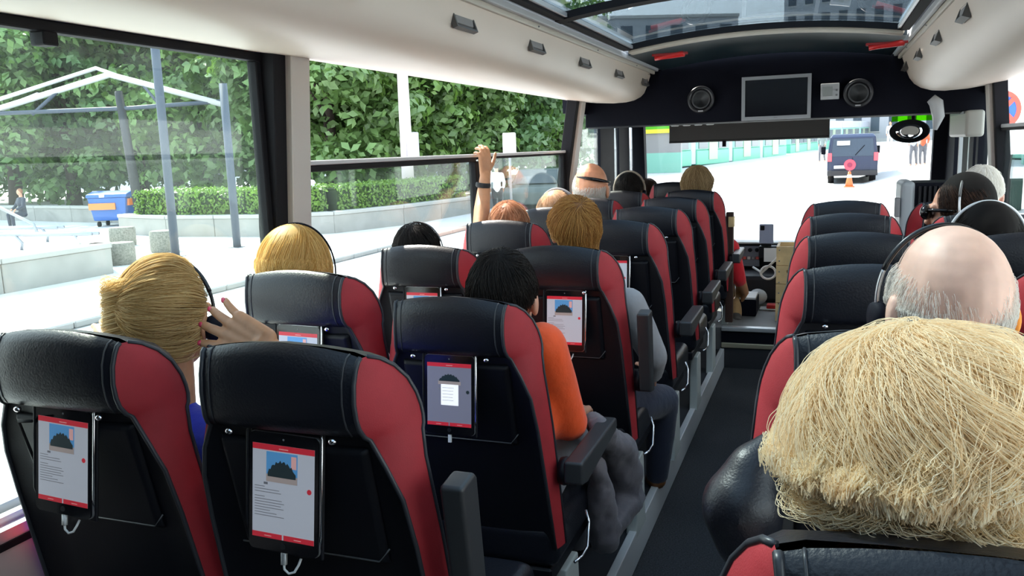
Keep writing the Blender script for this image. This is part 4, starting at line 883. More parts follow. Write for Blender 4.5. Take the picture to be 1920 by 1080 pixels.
# --- passenger holding the window rail
H = at(955, 428, y=3.56); hl = at(912, 312, x=-1.545)
el = at(900, 430, x=-1.48)
root, R, tips, W_ = person('passenger with raised bare arm gripping the window rail', H, hipof(('lw', 3)), yaw=.2, s=1.0, skin=SKIND, shirt=cloth('white_cloth', (.7, .7, .7)), trousers=NAVY, sleeve=.3,
    arms={'l': dict(e=el, w=at(910, 328, x=-1.535), d=(-.02, .05, 1), n=(.9, -.4, .1), t=(.2, 1, .2), curl=.55, hs=1.0)})
hc_ = hair_cap(root, W_, H, R, 1.0, mat('hair_under_auburn', (.35, .15, .07), .6)); strands('hair_strands', hc_, W_, grow(rng, 1500, 10, H+R @ Vector((0, -.02, .02)), R, (.09, .105, .11), .14, vol=.10, jit=.05), .0006, hair_mat('hair_auburn', (.35, .14, .06), (.7, .4, .25)))
wt = at(906, 347, x=-1.52); obj('wristband', MB().lathe([(.032, -.012), (.036, -.006), (.036, .006), (.032, .012)], wt, Matrix.Rotation(.15, 3, 'Y'), 18, caps=False), BLACKC, root, world=W_, smooth=True)
# --- strawberry-haired passenger
H = at(1046, 402, y=4.34); SB = hair_mat('hair_strawberry', (.60, .36, .20), (.92, .70, .50))
root, R, tips, W_ = person('passenger with pale strawberry hair and a grey headset band', H, hipof(('lw', 4)), yaw=-.2, s=1.10, skin=SKINP, shirt=cloth('white_cloth', (.7, .7, .7)), trousers=NAVY, female=True)
hc_ = hair_cap(root, W_, H, R, 1.10, mat('hair_under_straw', (.55, .34, .2), .6), r=(.090, .104, .106)); strands('hair_strands', hc_, W_, grow(rng, 2200, 12, H+R @ Vector((0, -.02, .015)), R, (.099, .115, .118), .20, vol=.12, jit=.05), .0006, SB)
headset('grey headset band on the strawberry hair', H, R, 1.1, .112, .0, GREY, h=1.12, thick=.008)
# --- balding man with sunglasses on head
H = at(1109, 351, y=5.04)
root, R, tips, W_ = person('balding man with white beard, sunglasses pushed onto his head', H, hipof(('lw', 5)), yaw=-.1, s=1.34, skin=mat('skin_sunburnt', (.66, .29, .16), .45, var=.12, vscale=24, sss=.1), shirt=NAVY, trousers=NAVY)
strands('hair_strands', root, W_, grow(rng, 7000, 7, H, R, (.103, .127, .132), .028, crown=(0, 0, 1), vol=.12, grav=.3, hang=1.5, jit=.10, lock=0, region=lambda D: ((D[:, 1] < .4) & (D[:, 2] < -.22+.12*rng.random(len(D))) & (D[:, 2] > -.95)) | ((D[:, 0] < -.42-.1*rng.random(len(D))) & (D[:, 2] < .6) & (D[:, 2] > -.8))), .0007, WG)
sg = empty('sunglasses', tuple(H)); tag(sg, 'dark sunglasses strap across the back of the balding head', 'sunglasses')
obj('strap', MB().tube([H+R @ Vector((.095*1.34*math.sin(a), -.098*1.34*math.cos(a)-.006, (.052)+.012*math.cos(a*1.3)-.018*math.sin(a))) for a in np.linspace(-.35, 1.5, 16)], [.004+.007*math.sin(PI*k/15) for k in range(16)], 8), mat('lens_black', (.006, .005, .006), .1), sg, world=tuple(H), smooth=True)
# --- front passengers
H = at(1180, 356, y=5.88)
root, R, tips, W_ = person('dark-haired passenger in the foremost window seat wearing a headset', H, hipof(('lw', 6)), s=1.05, skin=SKIND, shirt=GREYC, trousers=NAVY)
hc_ = hair_cap(root, W_, H, R, 1.05, DKU, r=(.090, .104, .106)); strands('hair_strands', hc_, W_, grow(rng, 1200, 8, H+R @ Vector((0, -.02, .015)), R, (.094, .11, .112), .08, vol=.06, jit=.05), .0008, DKH)
headset('brownish headset band on the foremost window passenger', H, R, 1.05, .106, .0, mat('tan_band', (.32, .26, .2), .5), h=1.15, thick=.010)
H = at(1216, 362, y=6.95)
root, R, tips, W_ = person('bus driver, dark brown head just showing beside the cab pillar', H, (ds.location.x-.02, 7.0, .60), s=1.0, skin=SKIND, shirt=cloth('red_cloth', (.6, .04, .04)), trousers=NAVY, legs=([(-1.25, 7.0+.3, .55), (-1.25, 7.03, .36), (-1.25, 7.04, .33)], [(-1.0, 7.02, .62), (-1.0, 6.99, .36), (-1.0, 7.02, .33)]))
hc_ = hair_cap(root, W_, H, R, 1.0, mat('hair_under_dkbrown', (.05, .025, .015), .6))
strands('hair_strands', hc_, W_, grow(rng, 900, 8, H+R @ Vector((0, -.02, .02)), R, (.085, .10, .106), .08, vol=.06, jit=.05), .0008, BRH)
# --- guide in red
H = at(1308, 345, y=5.90); gx = seats['la', 6].location.x
root, R, tips, W_ = person('guide with shoulder-length blonde hair in a red shirt and tan trousers', H, hipof(('la', 6), .28), yaw=-.1, s=1.06, skin=SKIND, shirt=cloth('guide_red', (.80, .015, .03)), trousers=cloth('tan_cloth', (.50, .30, .13)), female=True, sleeve=.85, shoe=cloth('sneaker', (.10, .09, .08)), 
    shoulder=(None, at(1368, 465, y=5.98)), arms={'r': dict(e=at(1384, 520, y=6.0), w=at(1397, 548, y=6.10), d=(-.3, .5, -.5), n=(.9, -.1, .3), t=(0, .6, .4), sleeve=.62)},
    legs=(None, [at(1380, 535, y=6.22), at(1378, 592, y=6.12), at(1384, 606, y=6.0)]))
hc_ = hair_cap(root, W_, H, R, 1.06, mat('hair_under_ash', (.30, .20, .10), .6), r=(.096, .106, .108), extra=[((0, -.03, -.08), (.098, .075, .08))])
strands('hair_strands', hc_, W_, grow(rng, 2000, 12, H+R @ Vector((0, -.02, .015)), R, (.104, .114, .116), .26, vol=.14, grav=.7, jit=.05, wave=.02), .0009, hair_mat('hair_ash', (.20, .12, .05), (.62, .46, .26)))

# ------------------------------------------------------------------ loose things on the seats
def crumple(name, pieces, m, label, cat, amp=.018, freq=14, vox=.011):
    q = MB(); [q.cap(*p, 14) if len(p) == 4 else q.ell(*p) for p in pieces]
    vs = q.v; c = Vector(pieces[0][0])
    o = remesh(obj(name, q, m, world=tuple(c)), vox, 2)
    tx = bpy.data.textures.new(name, 'MUSGRAVE') if False else bpy.data.textures.new(name, 'CLOUDS'); tx.noise_scale = 1/freq; tx.noise_depth = 2
    d = o.modifiers.new('d', 'DISPLACE'); d.texture = tx; d.strength = amp*2; d.mid_level = .5
    tag(o, label, cat); return o
A_, B_, C_, D_ = at(1120, 800, x=-.60), at(1165, 850, x=-.575), at(1175, 930, x=-.575), at(1135, 1010, x=-.60)
crumple('jacket', [(A_, .035, B_, .055), (B_, .055, C_, .060), (C_, .060, D_, .045), (at(1120, 870, x=-.60), .03, D_, .05), (at(1110, 790, x=-.64), .03, A_, .03)], cloth('jacket_grey', (.13, .115, .13), .6), 'crumpled dark grey jacket hanging over the armrest beside the orange-shirt boy', 'jacket')
E_, F_, G_, K_ = at(1462, 815, y=1.42), at(1412, 880, y=1.38), at(1392, 950, y=1.36), at(1400, 1010, y=1.36)
o = MB(); o.cap(E_, .022, F_, .048, 16).cap(F_, .048, G_, .072, 16).cap(G_, .072, K_, .058, 16)
bag = tag(remesh(obj('shoulder_bag', o, LEATHER, world=tuple(G_)), .009, 30), 'smooth black leather bag hanging at the aisle side of the bald man\'s seat', 'bag')
obj('tan_tag', MB().box(at(1373, 1045, y=1.36)+Vector((0, 0, -.035)), at(1390, 1045, y=1.38)+Vector((0, 0, .012))), mat('tan_tag', (.75, .55, .38), .6), bag, world=tuple(G_), bevel=.004)
# ================================================================== OUTSIDE
GZ = -.6
def ground(x, y):
    z = GZ
    if y > 22: z += .016*(min(y, 90)-22)
    if x > 1.6 and y > 24: z += min(.5, .25*(x-1.6))*min(1, (y-24)/8)
    return z
ASPH = mat('asphalt', (.50, .50, .50), .9, var=.06, vscale=.6)
q = MB(); xs = [-90, -60, -40, -30, -20, -9.3, -5, -2, 0, 1.6, 3.6, 6, 12, 30, 90]; ys = [-40, -10, 0, 10, 16, 22, 24, 28, 32, 40, 60, 90, 200]
q.v = [(x, y, ground(x, y)) for y in ys for x in xs]; n = len(xs)
for i in range(len(ys)-1):
    for j in range(n-1): q.f.append((i*n+j, i*n+j+1, (i+1)*n+j+1, (i+1)*n+j)); q.m.append(0)
struct(obj('road', q, ASPH))
q = MB(); q.box((-44, -20, GZ), (-9.35, 27, GZ+.02)); struct(obj('pavement', q, mat('paving', (.56, .55, .53), .9, var=.05, vscale=.5)))
root = empty('kerb', (-9.2, 2, GZ)); struct(root)
for k in range(26): obj('kerb_stone', MB().box((-9.34, 2+k*1.0, GZ), (-9.12, 2.985+k*1.0, GZ+.10)), mat('kerb_grey', (.25, .25, .25), .8) if k < 17 else mat('kerb_red', (.42, .27, .23), .8), root, world=(-9.2, 2, GZ), bevel=.02, seg=1)
# concrete walls
CONC = mat('concrete', (.30, .295, .28), .85, var=.14, vscale=1.3); CONC2 = mat('concrete_cap', (.38, .375, .36), .8)
def cwall(label, pts, h, th=.35, cap_=.10, seg=2.2):
    root = empty('concrete_wall', (pts[0][0], pts[0][1], GZ)); tag(root, label, 'wall'); W_ = tuple(root.location)
    for (x0, y0), (x1, y1) in zip(pts[:-1], pts[1:]):
        d = Vector((x1-x0, y1-y0, 0)); L = d.length; d.normalize(); n = Vector((-d.y, d.x, 0)); m_ = max(1, round(L/seg))
        for k in range(m_):
            a = Vector((x0, y0, GZ))+d*(L*k/m_+.008); b = Vector((x0, y0, GZ))+d*(L*(k+1)/m_-.008)
            for z0, z1, ex, mm, nm in ((0, h-cap_, 0, CONC, 'wall_block'), (h-cap_, h, .025, CONC2, 'coping_stone')):
                p = [a-n*ex, b-n*ex, b+n*(th+ex), a+n*(th+ex)]
                obj(nm, MB().rings([[v+Vector((0, 0, z0)) for v in p], [v+Vector((0, 0, z1)) for v in p]]), mm, root, world=W_, bevel=.012, seg=1)
    return root
cwall('low concrete planter wall nearest the bus, under the window edge', [(-12.87, 3), (-12.87, 12.3), (-14.6, 13.6)], .62)
cwall('curved low concrete wall below the hedge, passing behind the walking man', [(-19.9, 19.4), (-17.5, 18.75), (-14.2, 18.85), (-12.6, 19.8), (-11.7, 22.2), (-11.1, 26.2), (-11.1, 32)], .62)
cwall('distant low concrete wall behind the blue container and seated person', [(-40, 26.2), (-31, 24.3), (-24, 23.1), (-20.8, 22.6)], .62)
# hedge
LEAFH = mat('leaf_hedge', (.13, .24, .035), .5, var=.35, vscale=3); 
def leaf_mesh(pos, nrm, size, rngg, droop=.3):
    n = len(pos); a = rngg.normal(size=(n, 3)); t = np.cross(nrm, a); t /= np.linalg.norm(t, axis=1)[:, None]+1e-9; t[:, 2] -= droop; t /= np.linalg.norm(t, axis=1)[:, None]; b = np.cross(nrm, t); b /= np.linalg.norm(b, axis=1)[:, None]+1e-9
    s = (size*rngg.uniform(.6, 1.3, n))[:, None]
    v = np.stack([pos-t*s*.5, pos+b*s*.32+nrm*s*.08, pos+t*s*.55-nrm*s*.1, pos-b*s*.32+nrm*s*.08], 1).reshape(-1, 3)
    f = np.arange(n*4).reshape(n, 4); return v, f
def np_obj(name, v, f, m, parent=None, loc=(0, 0, 0)):
    me = bpy.data.meshes.new(name); nv, nf = len(v), len(f)
    me.vertices.add(nv); me.vertices.foreach_set('co', v.astype(np.float32).reshape(-1)); me.loops.add(nf*4); me.loops.foreach_set('vertex_index', f.astype(np.int32).reshape(-1))
    me.polygons.add(nf); me.polygons.foreach_set('loop_start', np.arange(0, nf*4, 4, dtype=np.int32)); me.update(calc_edges=True); me.validate(); me.materials.append(m)
    o = bpy.data.objects.new(name, me); COL.objects.link(o); o.parent = parent; o.location = loc; return o
def hedge(label, pts, h0, h1, th):
    root = tag(obj('hedge', MB(), LEAFH), label, 'hedge'); P = []; Nn = []; core = MB()
    for (x0, y0), (x1, y1) in zip(pts[:-1], pts[1:]):
        d = np.array([x1-x0, y1-y0, 0]); L = np.linalg.norm(d); d /= L; n = np.array([-d[1], d[0], 0]); m_ = int(L*900)
        u = rng.uniform(0, L, m_); v = rng.uniform(-th/2, th/2, m_); zz = rng.uniform(h0, h1, m_); face = rng.integers(0, 3, m_)
        v = np.where(face == 0, -th/2, np.where(face == 1, th/2, v)); zz = np.where(face == 2, h1, zz)
        p = np.array([x0, y0, GZ])+d*u[:, None]+n*v[:, None]+np.array([0, 0, 1])*zz[:, None]+rng.normal(0, .04, (m_, 3)); P.append(p)
        nn = np.where((face == 0)[:, None], -n, np.where((face == 1)[:, None], n, np.array([0, 0, 1.])))+rng.normal(0, .5, (m_, 3)); Nn.append(nn/np.linalg.norm(nn, axis=1)[:, None])
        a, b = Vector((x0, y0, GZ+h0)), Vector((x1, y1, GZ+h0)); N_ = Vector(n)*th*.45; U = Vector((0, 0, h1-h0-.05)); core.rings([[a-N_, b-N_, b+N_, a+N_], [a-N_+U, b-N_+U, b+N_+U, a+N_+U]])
    v, f = leaf_mesh(np.concatenate(P), np.concatenate(Nn), .10, rng)
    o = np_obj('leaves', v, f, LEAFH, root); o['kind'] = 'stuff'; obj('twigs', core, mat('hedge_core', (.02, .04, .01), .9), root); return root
hedge('clipped green hedge above the curved concrete wall', [(-19.0, 19.8), (-17.3, 19.5), (-14.4, 19.6), (-13.2, 20.4), (-12.5, 22.6), (-11.9, 26.2)], .45, 1.28, 1.0)
# trees
LEAF = [mat('leaf_a', (.12, .21, .07), .45, var=.5, vscale=.9), mat('leaf_b', (.14, .25, .065), .45, var=.5, vscale=.9), mat('leaf_c', (.095, .18, .075), .45, var=.5, vscale=.9)]
for m in LEAF+[LEAFH]:
    b = m.node_tree.nodes['Principled BSDF']; t = m.node_tree; out = t.nodes['Material Output']; tl = t.nodes.new('ShaderNodeBsdfTranslucent'); tl.inputs[0].default_value = (.22, .42, .05, 1); mx = t.nodes.new('ShaderNodeMixShader'); mx.inputs[0].default_value = .22
    t.links.new(b.outputs[0], mx.inputs[1]); t.links.new(tl.outputs[0], mx.inputs[2]); t.links.new(mx.outputs[0], out.inputs[0])
BARK = mat('bark', (.05, .035, .028), .9, bump=.5, bscale=20)
def make_tree(mi, seed, nl=12500, R0=3.0, h0=.6, h1=9.5):
    g = np.random.default_rng(seed); root = empty('tree', (0, 0, 0)); tk = MB(); tk.tube([(0, 0, -.1), (.05, .02, 1.2), (.0, .1, 3), (.1, 0, 6)], [.28, .22, .18, .08], 10)
    for k in range(7):
        a = k*2.4; z = 1.6+.55*k; tk.tube([(0, .05, z), (.9*math.cos(a), .9*math.sin(a), z+.7), (1.9*math.cos(a), 1.9*math.sin(a), z+1.1)], [.10, .06, .03], 7)
    obj('trunk', tk, BARK, root, smooth=True); nb = 95; C = []; 
    while len(C) < nb:
        p = g.uniform(-1, 1, 3)
        if .45 < np.linalg.norm(p) < 1: C.append(p)
    C = np.array(C)*np.array([R0, R0, (h1-h0)/2])+np.array([0, 0, (h0+h1)/2]); rr = g.uniform(.7, 1.25, nb)
    ci = g.integers(0, nb, nl); d = g.normal(size=(nl, 3)); d /= np.linalg.norm(d, axis=1)[:, None]; d[:, 2] = np.abs(d[:, 2])*np.where(g.random(nl) < .8, 1, -1)
    p = C[ci]+d*(rr[ci]*g.uniform(.75, 1.03, nl))[:, None]*np.array([1, 1, .62]); nn = d+np.array([0, 0, .35])+g.normal(0, .35, (nl, 3)); nn /= np.linalg.norm(nn, axis=1)[:, None]
    v, f = leaf_mesh(p, nn, .30, g, .5); o = np_obj('foliage', v, f, LEAF[mi], root); o['kind'] = 'stuff'
    return root
tp = [make_tree(0, 1), make_tree(1, 2), make_tree(2, 3)]; used = [False]*3
tr_lab = ['dense green chestnut tree behind the canopy\'s far end', 'leafy tree behind the blue container', 'dark green tree between container and tall dark poles', 'bright leafy tree above the hedge\'s near end', 'full tree just beside the cream window pillar', 'leafy tree directly behind the walking man', 'large tree behind the pale lamp post', 'green tree between lamp post and white sign box', 'leafy tree behind the white sign box', 'tree at the far end of the hedge by the front window pillar']
for i, (px, dep, mi, sc_) in enumerate(((20, 38, 2, 1.3), (130, 37, 0, 1.25), (262, 39, 2, 1.35), (385, 36, 1, 1.25), (500, 35, 0, 1.25), (620, 31, 0, 1.2), (730, 34, 1, 1.2), (840, 36, 0, 1.15), (940, 38, 2, 1.1), (1035, 42, 0, 1.1))):
    p = at(px, 300, d=dep); o = tp[mi] if not used[mi] else dup(tp[mi]); used[mi] = True
    o.location = (p.x, p.y, ground(p.x, p.y)); o.scale = (sc_, sc_, sc_*.95); o.rotation_euler = (0, 0, i*1.3); tag(o, tr_lab[i], 'tree', 'trees in the square')
for i, (px, dep, mi) in enumerate(((-70, 44, 0), (90, 46, 1), (330, 47, 0), (560, 46, 2), (690, 48, 1), (880, 52, 2), (1000, 55, 1))):
    p = at(px, 300, d=dep); o = dup(tp[mi]); o.location = (p.x, p.y, ground(p.x, p.y)); o.scale = (1.35, 1.35, 1.2); o.rotation_euler = (0, 0, i*2.1+.5); tag(o, 'back-row tree '+['far beyond the canopy', 'beyond the seated person', 'beyond the tall dark pole', 'beyond the window pillar', 'beyond the lamp post', 'beyond the white sign panel', 'beyond the raised arm'][i], 'tree', 'back row of trees')
# dark poles, canopy, lamp post
STEEL = mat('steel_blue', (.045, .06, .095), .5)
def base(px, py): p = at(px, py, z=GZ); return Vector((p.x, p.y, GZ))
for (px, py), h, lb in (((330, 483), 6.2, 'tall slim dark blue pole standing nearest the kerb, behind the window glass'), ((445, 465), 3.9, 'slim dark pole beside the window pillar, shorter than its neighbour')):
    b = base(px, py); r = empty('metal_pole', b); tag(r, lb, 'pole'); obj('pole', MB().tube([(0, 0, 0), (0, 0, h)], .095, 12), STEEL, r, smooth=True); obj('base_plate', MB().box((-.16, -.16, 0), (.16, .16, .03)), STEEL, r)
b = at(262, 380, d=27.5); b.z = GZ; r = empty('canopy', b); tag(r, 'steel and glass canopy roof on a dark post over the square', 'canopy'); W_ = tuple(b)
dpt = (b-CAM_O).dot(CD)
def cp(px, py, k=0): return at(px, py, d=dpt+k)
obj('post', MB().tube([b, cp(222, 172)], [.17, .13], 12), mat('post_black', (.02, .02, .025), .5), r, world=W_, smooth=True)
for nm, pts, rd, mm in (('roof_beam', [cp(-60, 222), cp(205, 140), cp(415, 195)], .10, LGREY), ('roof_beam', [cp(-60, 205, 1.5), cp(180, 128, 1.5), cp(215, 140, 0)], .07, LGREY), ('tie_beam', [cp(-60, 215), cp(240, 203), cp(415, 190)], .07, STEEL), ('rafter', [cp(110, 170), cp(60, 215)], .06, STEEL), ('rafter', [cp(262, 152), cp(300, 198)], .05, STEEL)):
    obj(nm, MB().tube(pts, rd, 8), mm, r, world=W_, smooth=True)
obj('glass_panel', MB().rings([[cp(-60, 226), cp(70, 175), cp(90, 178, 1.5), cp(-60, 232, 1.5)], [cp(-60, 224), cp(70, 173), cp(90, 176, 1.5), cp(-60, 230, 1.5)]]), mat('canopy_panel', (.65, .65, .68), .3), r, world=W_)
p = at(765, 335, d=27); r = empty('lamp_post', (p.x, p.y, GZ)); tag(r, 'pale pinkish concrete lamp post with a small sign box, among the trees', 'post')
top = at(749, 128, d=27); obj('shaft', MB().tube([(0, 0, 0), (0, 0, top.z-GZ)], [.21, .17], 16), mat('pale_pink', (.62, .55, .55), .7), r, smooth=True); obj('cap', MB().lathe([(.18, 0), (.21, .03), (.21, .14), (.05, .2)], (0, 0, top.z-GZ)), mat('pale_pink', (.62, .55, .55), .7), r, smooth=True)
c = at(773, 272, d=26.7); obj('sign_box', MB().box((.16, -.28, c.z-GZ-.45), (.46, .02, c.z-GZ+.40)), mat('pale_blue', (.55, .58, .68), .6), r, bevel=.03)
p = at(955, 270, d=24); r = empty('sign_stand', (p.x, p.y, GZ)); tag(r, 'blank white sign panel on a post beyond the half-open window', 'sign'); obj('panel', MB().box((-.2, -.05, 1.95), (.2, .05, 2.62)), WHITE, r, bevel=.04); obj('post', MB().tube([(0, 0, 0), (0, 0, 2)], .04), GREY, r, smooth=True)
# concrete cylinders
PEB = mat('exposed_concrete', (.22, .215, .185), .9, bump=.8, bscale=40, var=.3, vscale=25)
for (px, py), rd, h, lb in (((228, 497), .30, .48, 'nearest round concrete bollard at the end of the planter wall'), ((232, 462), .32, .50, 'round concrete bollard behind another, below the blue container'), ((310, 473), .32, .52, 'round concrete bollard standing alone at the foot of the tall pole')):
    b = base(px, py); q = MB(); q.lathe([(rd*.9, 0), (rd, .05), (rd, h-.05), (rd*.92, h)], n=24); tag(obj('concrete_bollard', q, PEB, loc=b, smooth=True), lb, 'bollard', 'concrete bollards').data.set_sharp_from_angle(angle=.6)
# blue container
b = base(218, 424); r = empty('waste_container', b, .35); tag(r, 'blue wheeled waste container with orange stickers beside the hedge', 'container'); BLU = mat('container_blue', (.03, .12, .42), .4); ORN = mat('sticker_orange', (.8, .22, .05), .5)
q = MB(); q.rings([[(-.55, -.4, .22), (.55, -.4, .22), (.55, .4, .22), (-.55, .4, .22)], [(-.66, -.5, 1.0), (.66, -.5, 1.0), (.66, .5, 1.0), (-.66, .5, 1.0)]]); obj('body', q, BLU, r, bevel=.04)
q = MB(); q.prism([(-.52, 1.0), (.52, 1.0), (.45, 1.14), (.0, 1.22), (-.48, 1.12)], -.7, .7, 'x'); obj('lid', q, BLU, r, bevel=.03)
obj('sticker', MB().box((-.62, -.515, .60), (.28, -.47, .82)), ORN, r); obj('sticker', MB().box((.60, -.36, .72), (.69, .10, .95)), ORN, r); obj('label', MB().box((-.22, -.53, 1.02), (-.05, -.49, 1.12)), WHITE, r)
for sx0 in (-1, 1):
    for sy in (-1, 1): obj('wheel', MB().lathe([(.02, -.03), (.10, -.03), (.10, .03), (.02, .03)], (sx0*.42, sy*.3, .10), Matrix.Rotation(PI/2, 3, 'Y'), 14), RUBBER, r, smooth=True)
# metal bike rails on the square
for i, (px, py) in enumerate(((95, 470), (40, 455))):
    b = base(px, py); r = empty('bench_rail', b, .1); tag(r, ['grey metal rail bench nearer the planter wall', 'grey metal rail bench farther back by the handrail'][i], 'bench', 'rail benches')
    for dy in (-.12, .12): obj('rail', MB().tube([(-1.5, dy, .42), (1.4, dy, .42)], .045, 8), mat('galvanised', (.34, .36, .42), .4, metal=.5), r, smooth=True)
    for dx in (-.9, .9): obj('leg', MB().tube([(dx, -.15, .42), (dx+.05, 0, .2), (dx, 0, 0)], .04, 8), mat('galvanised', (.34, .36, .42), .4, metal=.5), r, smooth=True)
r = tag(obj('handrail', MB().tube([at(-30, 375, d=23), at(62, 420, d=23), at(70, 436, d=23)], .045, 8), mat('galvanised', (.34, .36, .42), .4, metal=.5), smooth=True), 'sloping grey metal handrail in front of the seated person', 'handrail')
# people outside
def walker(label, foot, h, yaw, shirt, trousers, hair=None, seated=False, stride=.22, skin=SKIN):
    k = h/1.75; F = Vector(foot); Rz = Matrix.Rotation(yaw, 3, 'Z')
    def L(x, y, z): return F+Rz @ Vector((x*k, y*k, z*k))
    b = MB(); t = MB(); tr = MB(); zh = .92
    if seated: zh = .50
    H = L(0, .03, zh+.74); b.ell(H, (.076*k, .092*k, .11*k), Rz); b.cap(L(0, 0, zh+.66), .055*k, L(0, 0, zh+.5), .06*k); b.cap(L(0, .09, zh+.74), .012*k, L(0, .10, zh+.72), .014*k)
    b.cap(L(0, 0, zh+.5), .09*k, L(0, 0, zh), .09*k)
    t.cap(L(0, 0, zh+.5), .10*k, L(0, 0, zh+.05), .135*k); t.cap(L(-.16, 0, zh+.50), .065*k, L(.16, 0, zh+.50), .065*k); t.ell(L(0, .01, zh+.38), (.19*k, .125*k, .17*k), Rz)
    for q in (-1, 1):
        sw = q*stride; e = L(q*.23, -sw*.4-.02, zh+.24); w_ = L(q*.20, -sw*.9+.12, zh+.04)
        if seated: e = L(q*.22, .10, zh+.26); w_ = L(q*.10, .32, zh+.16)
        b.chain([L(q*.17, 0, zh+.50), e, w_], [.045*k, .036*k, .026*k]); b.cap(w_, .028*k, w_+Rz @ Vector((0, .03, -.09*k)), .018*k); t.chain([L(q*.17, 0, zh+.50), e, e.lerp(w_, .7)], [.062*k, .052*k, .046*k])
        if seated: kn = L(q*.11, .42, zh+.02); an = L(q*.11, .40, .08)
        else: kn = L(q*.09, sw*.75+.05, .50); an = L(q*.08, sw*1.6-.04, .08 if q > 0 else .10)
        tr.chain([L(q*.09, 0, zh), kn, an], [.095*k, .066*k, .05*k]); b.chain([L(q*.09, 0, zh), kn, an], [.06*k, .045*k, .035*k]); b.cap(an, .04*k, an+Rz @ Vector((0, .14*k, -.045*k)), .03*k)
    tr.ell(L(0, 0, zh+.03), (.155*k, .12*k, .12*k), Rz)
    W_ = tuple(F); root = tag(remesh(obj('person', b, skin, world=W_), .018, 2), label, 'person')
    remesh(obj('shirt', t, shirt, root, world=W_), .022, 3); remesh(obj('trousers', tr, trousers, root, world=W_), .022, 3)
    q = MB(); q.ell(H+Rz @ Vector((0, -.02*k, .025*k)), (.084*k, .092*k, .10*k), Rz); obj('hair', q, hair or DKU, root, world=W_, smooth=True)
    return root
WS = cloth('white_shirt', (.8, .8, .8)); p = base(584, 436)
walker('man in white shirt and blue jeans walking along the pavement', p, 1.76, -1.9+PI, WS, JEANS, stride=.27)
pb = at(592, 352, d=(p-CAM_O).dot(CD)-.3); 
p = at(44, 408, d=27); walker('person in dark clothes sitting on the distant concrete wall', (p.x, p.y, GZ+.12), 1.7, .8+PI/2+.6, NAVY, NAVY, mat('hair_auburn_far', (.25, .1, .05), .6), seated=True)
p = base(934, 412); walker('pedestrian in white top and dark trousers beyond the raised arm', p, 1.72, .4, WS, BLACKC, stride=.1)
p = at(1712, 312, d=38); walker('person in grey standing on the far roadside beside one in red', (p.x, p.y, p.z), 1.8, 2.8, cloth('far_grey', (.5, .5, .52)), cloth('far_dark', (.15, .15, .17)), stride=.10)
p = at(1729, 311, d=38.5); walker('person in orange-red shirt standing on the far roadside', (p.x, p.y, p.z), 1.8, 2.9, cloth('far_red', (.8, .14, .06)), cloth('far_dark', (.15, .15, .17)), stride=.06)
p = at(1668, 280, d=52); walker('distant pale pedestrian beyond the van', (p.x, p.y, p.z), 1.7, 2.9, cloth('far_grey', (.5, .5, .52)), cloth('far_grey', (.5, .5, .52)), stride=.10)
p = at(1541, 305, d=44); walker('distant grey pedestrian beside the dark van', (p.x, p.y, p.z), 1.7, 2.9, cloth('far_dark2', (.25, .3, .3)), cloth('far_dark', (.15, .15, .17)), stride=.15)
# grey parked car and passing vehicles beyond the half window
def make_car(name, label, loc, rz, paint, L=4.3, W_=1.75, H_=1.45, hatch=True):
    r = empty(name, loc, rz); tag(r, label, 'car'); b = MB()
    prof = [(-L/2, .35), (-L/2, .75), (-L/2+.15, .92), (-L*.18, .95), (-L*.02, H_), (L*.30, H_), (L*.44, .98), (L/2, .90), (L/2, .35)]
    def sec(w, ins): return [[(x, s*w*(1 if z < 1 else ins), z) for x, z in prof] for s in (-1, 1)]
    a, c = sec(W_/2, .80); b.rings([a, c]); obj('body', b, paint, r, bevel=.05, seg=3)
    for s in (-1, 1):
        g = MB(); y = s*(W_/2*.80+.03); y0 = s*(W_/2*.98); 
        g.add([(-L*.15, y0, .98), (L*.40, y0, 1.0), (L*.28, y, H_-.07), (-L*.01, y, H_-.07)], [(0, 1, 2, 3)]); obj('side_window', g, mat('car_glass', (.02, .03, .035), .08), r)
        for x in (-L*.32, L*.32): obj('wheel', MB().lathe([(.05, -.1), (.30, -.1), (.32, 0), (.30, .1), (.05, .1)], (x, s*(W_/2-.08), .32), Matrix.Rotation(PI/2, 3, 'X'), 20), RUBBER, r, smooth=True)
    g = MB(); w_ = W_/2*.80; g.add([(-L*.19, -w_, .99), (-L*.19, w_, .99), (-L*.03, w_*.95, H_-.02), (-L*.03, -w_*.95, H_-.02)], [(0, 1, 2, 3)]); obj('windscreen', g, mat('car_glass', (.02, .03, .035), .08), r)
    return r
p = at(1012, 395, z=GZ); make_car('parked_car', 'dark grey-green car parked beyond the raised arm and half window', (p.x, p.y, GZ), 1.75, mat('car_green_grey', (.07, .09, .085), .3))
for i, (px, py, d, rz, c, lb) in enumerate(((830, 352, 44, .3, (.55, .6, .6), 'pale car in traffic beyond the hedge, behind the trees'), (700, 345, 44, .3, (.1, .14, .15), 'dark car in traffic beyond the hedge, near the lamp post'))):
    p = at(px, py, d=d); make_car('car', lb, (p.x, p.y, ground(p.x, p.y)), rz, mat('car_%d' % i, c, .3))
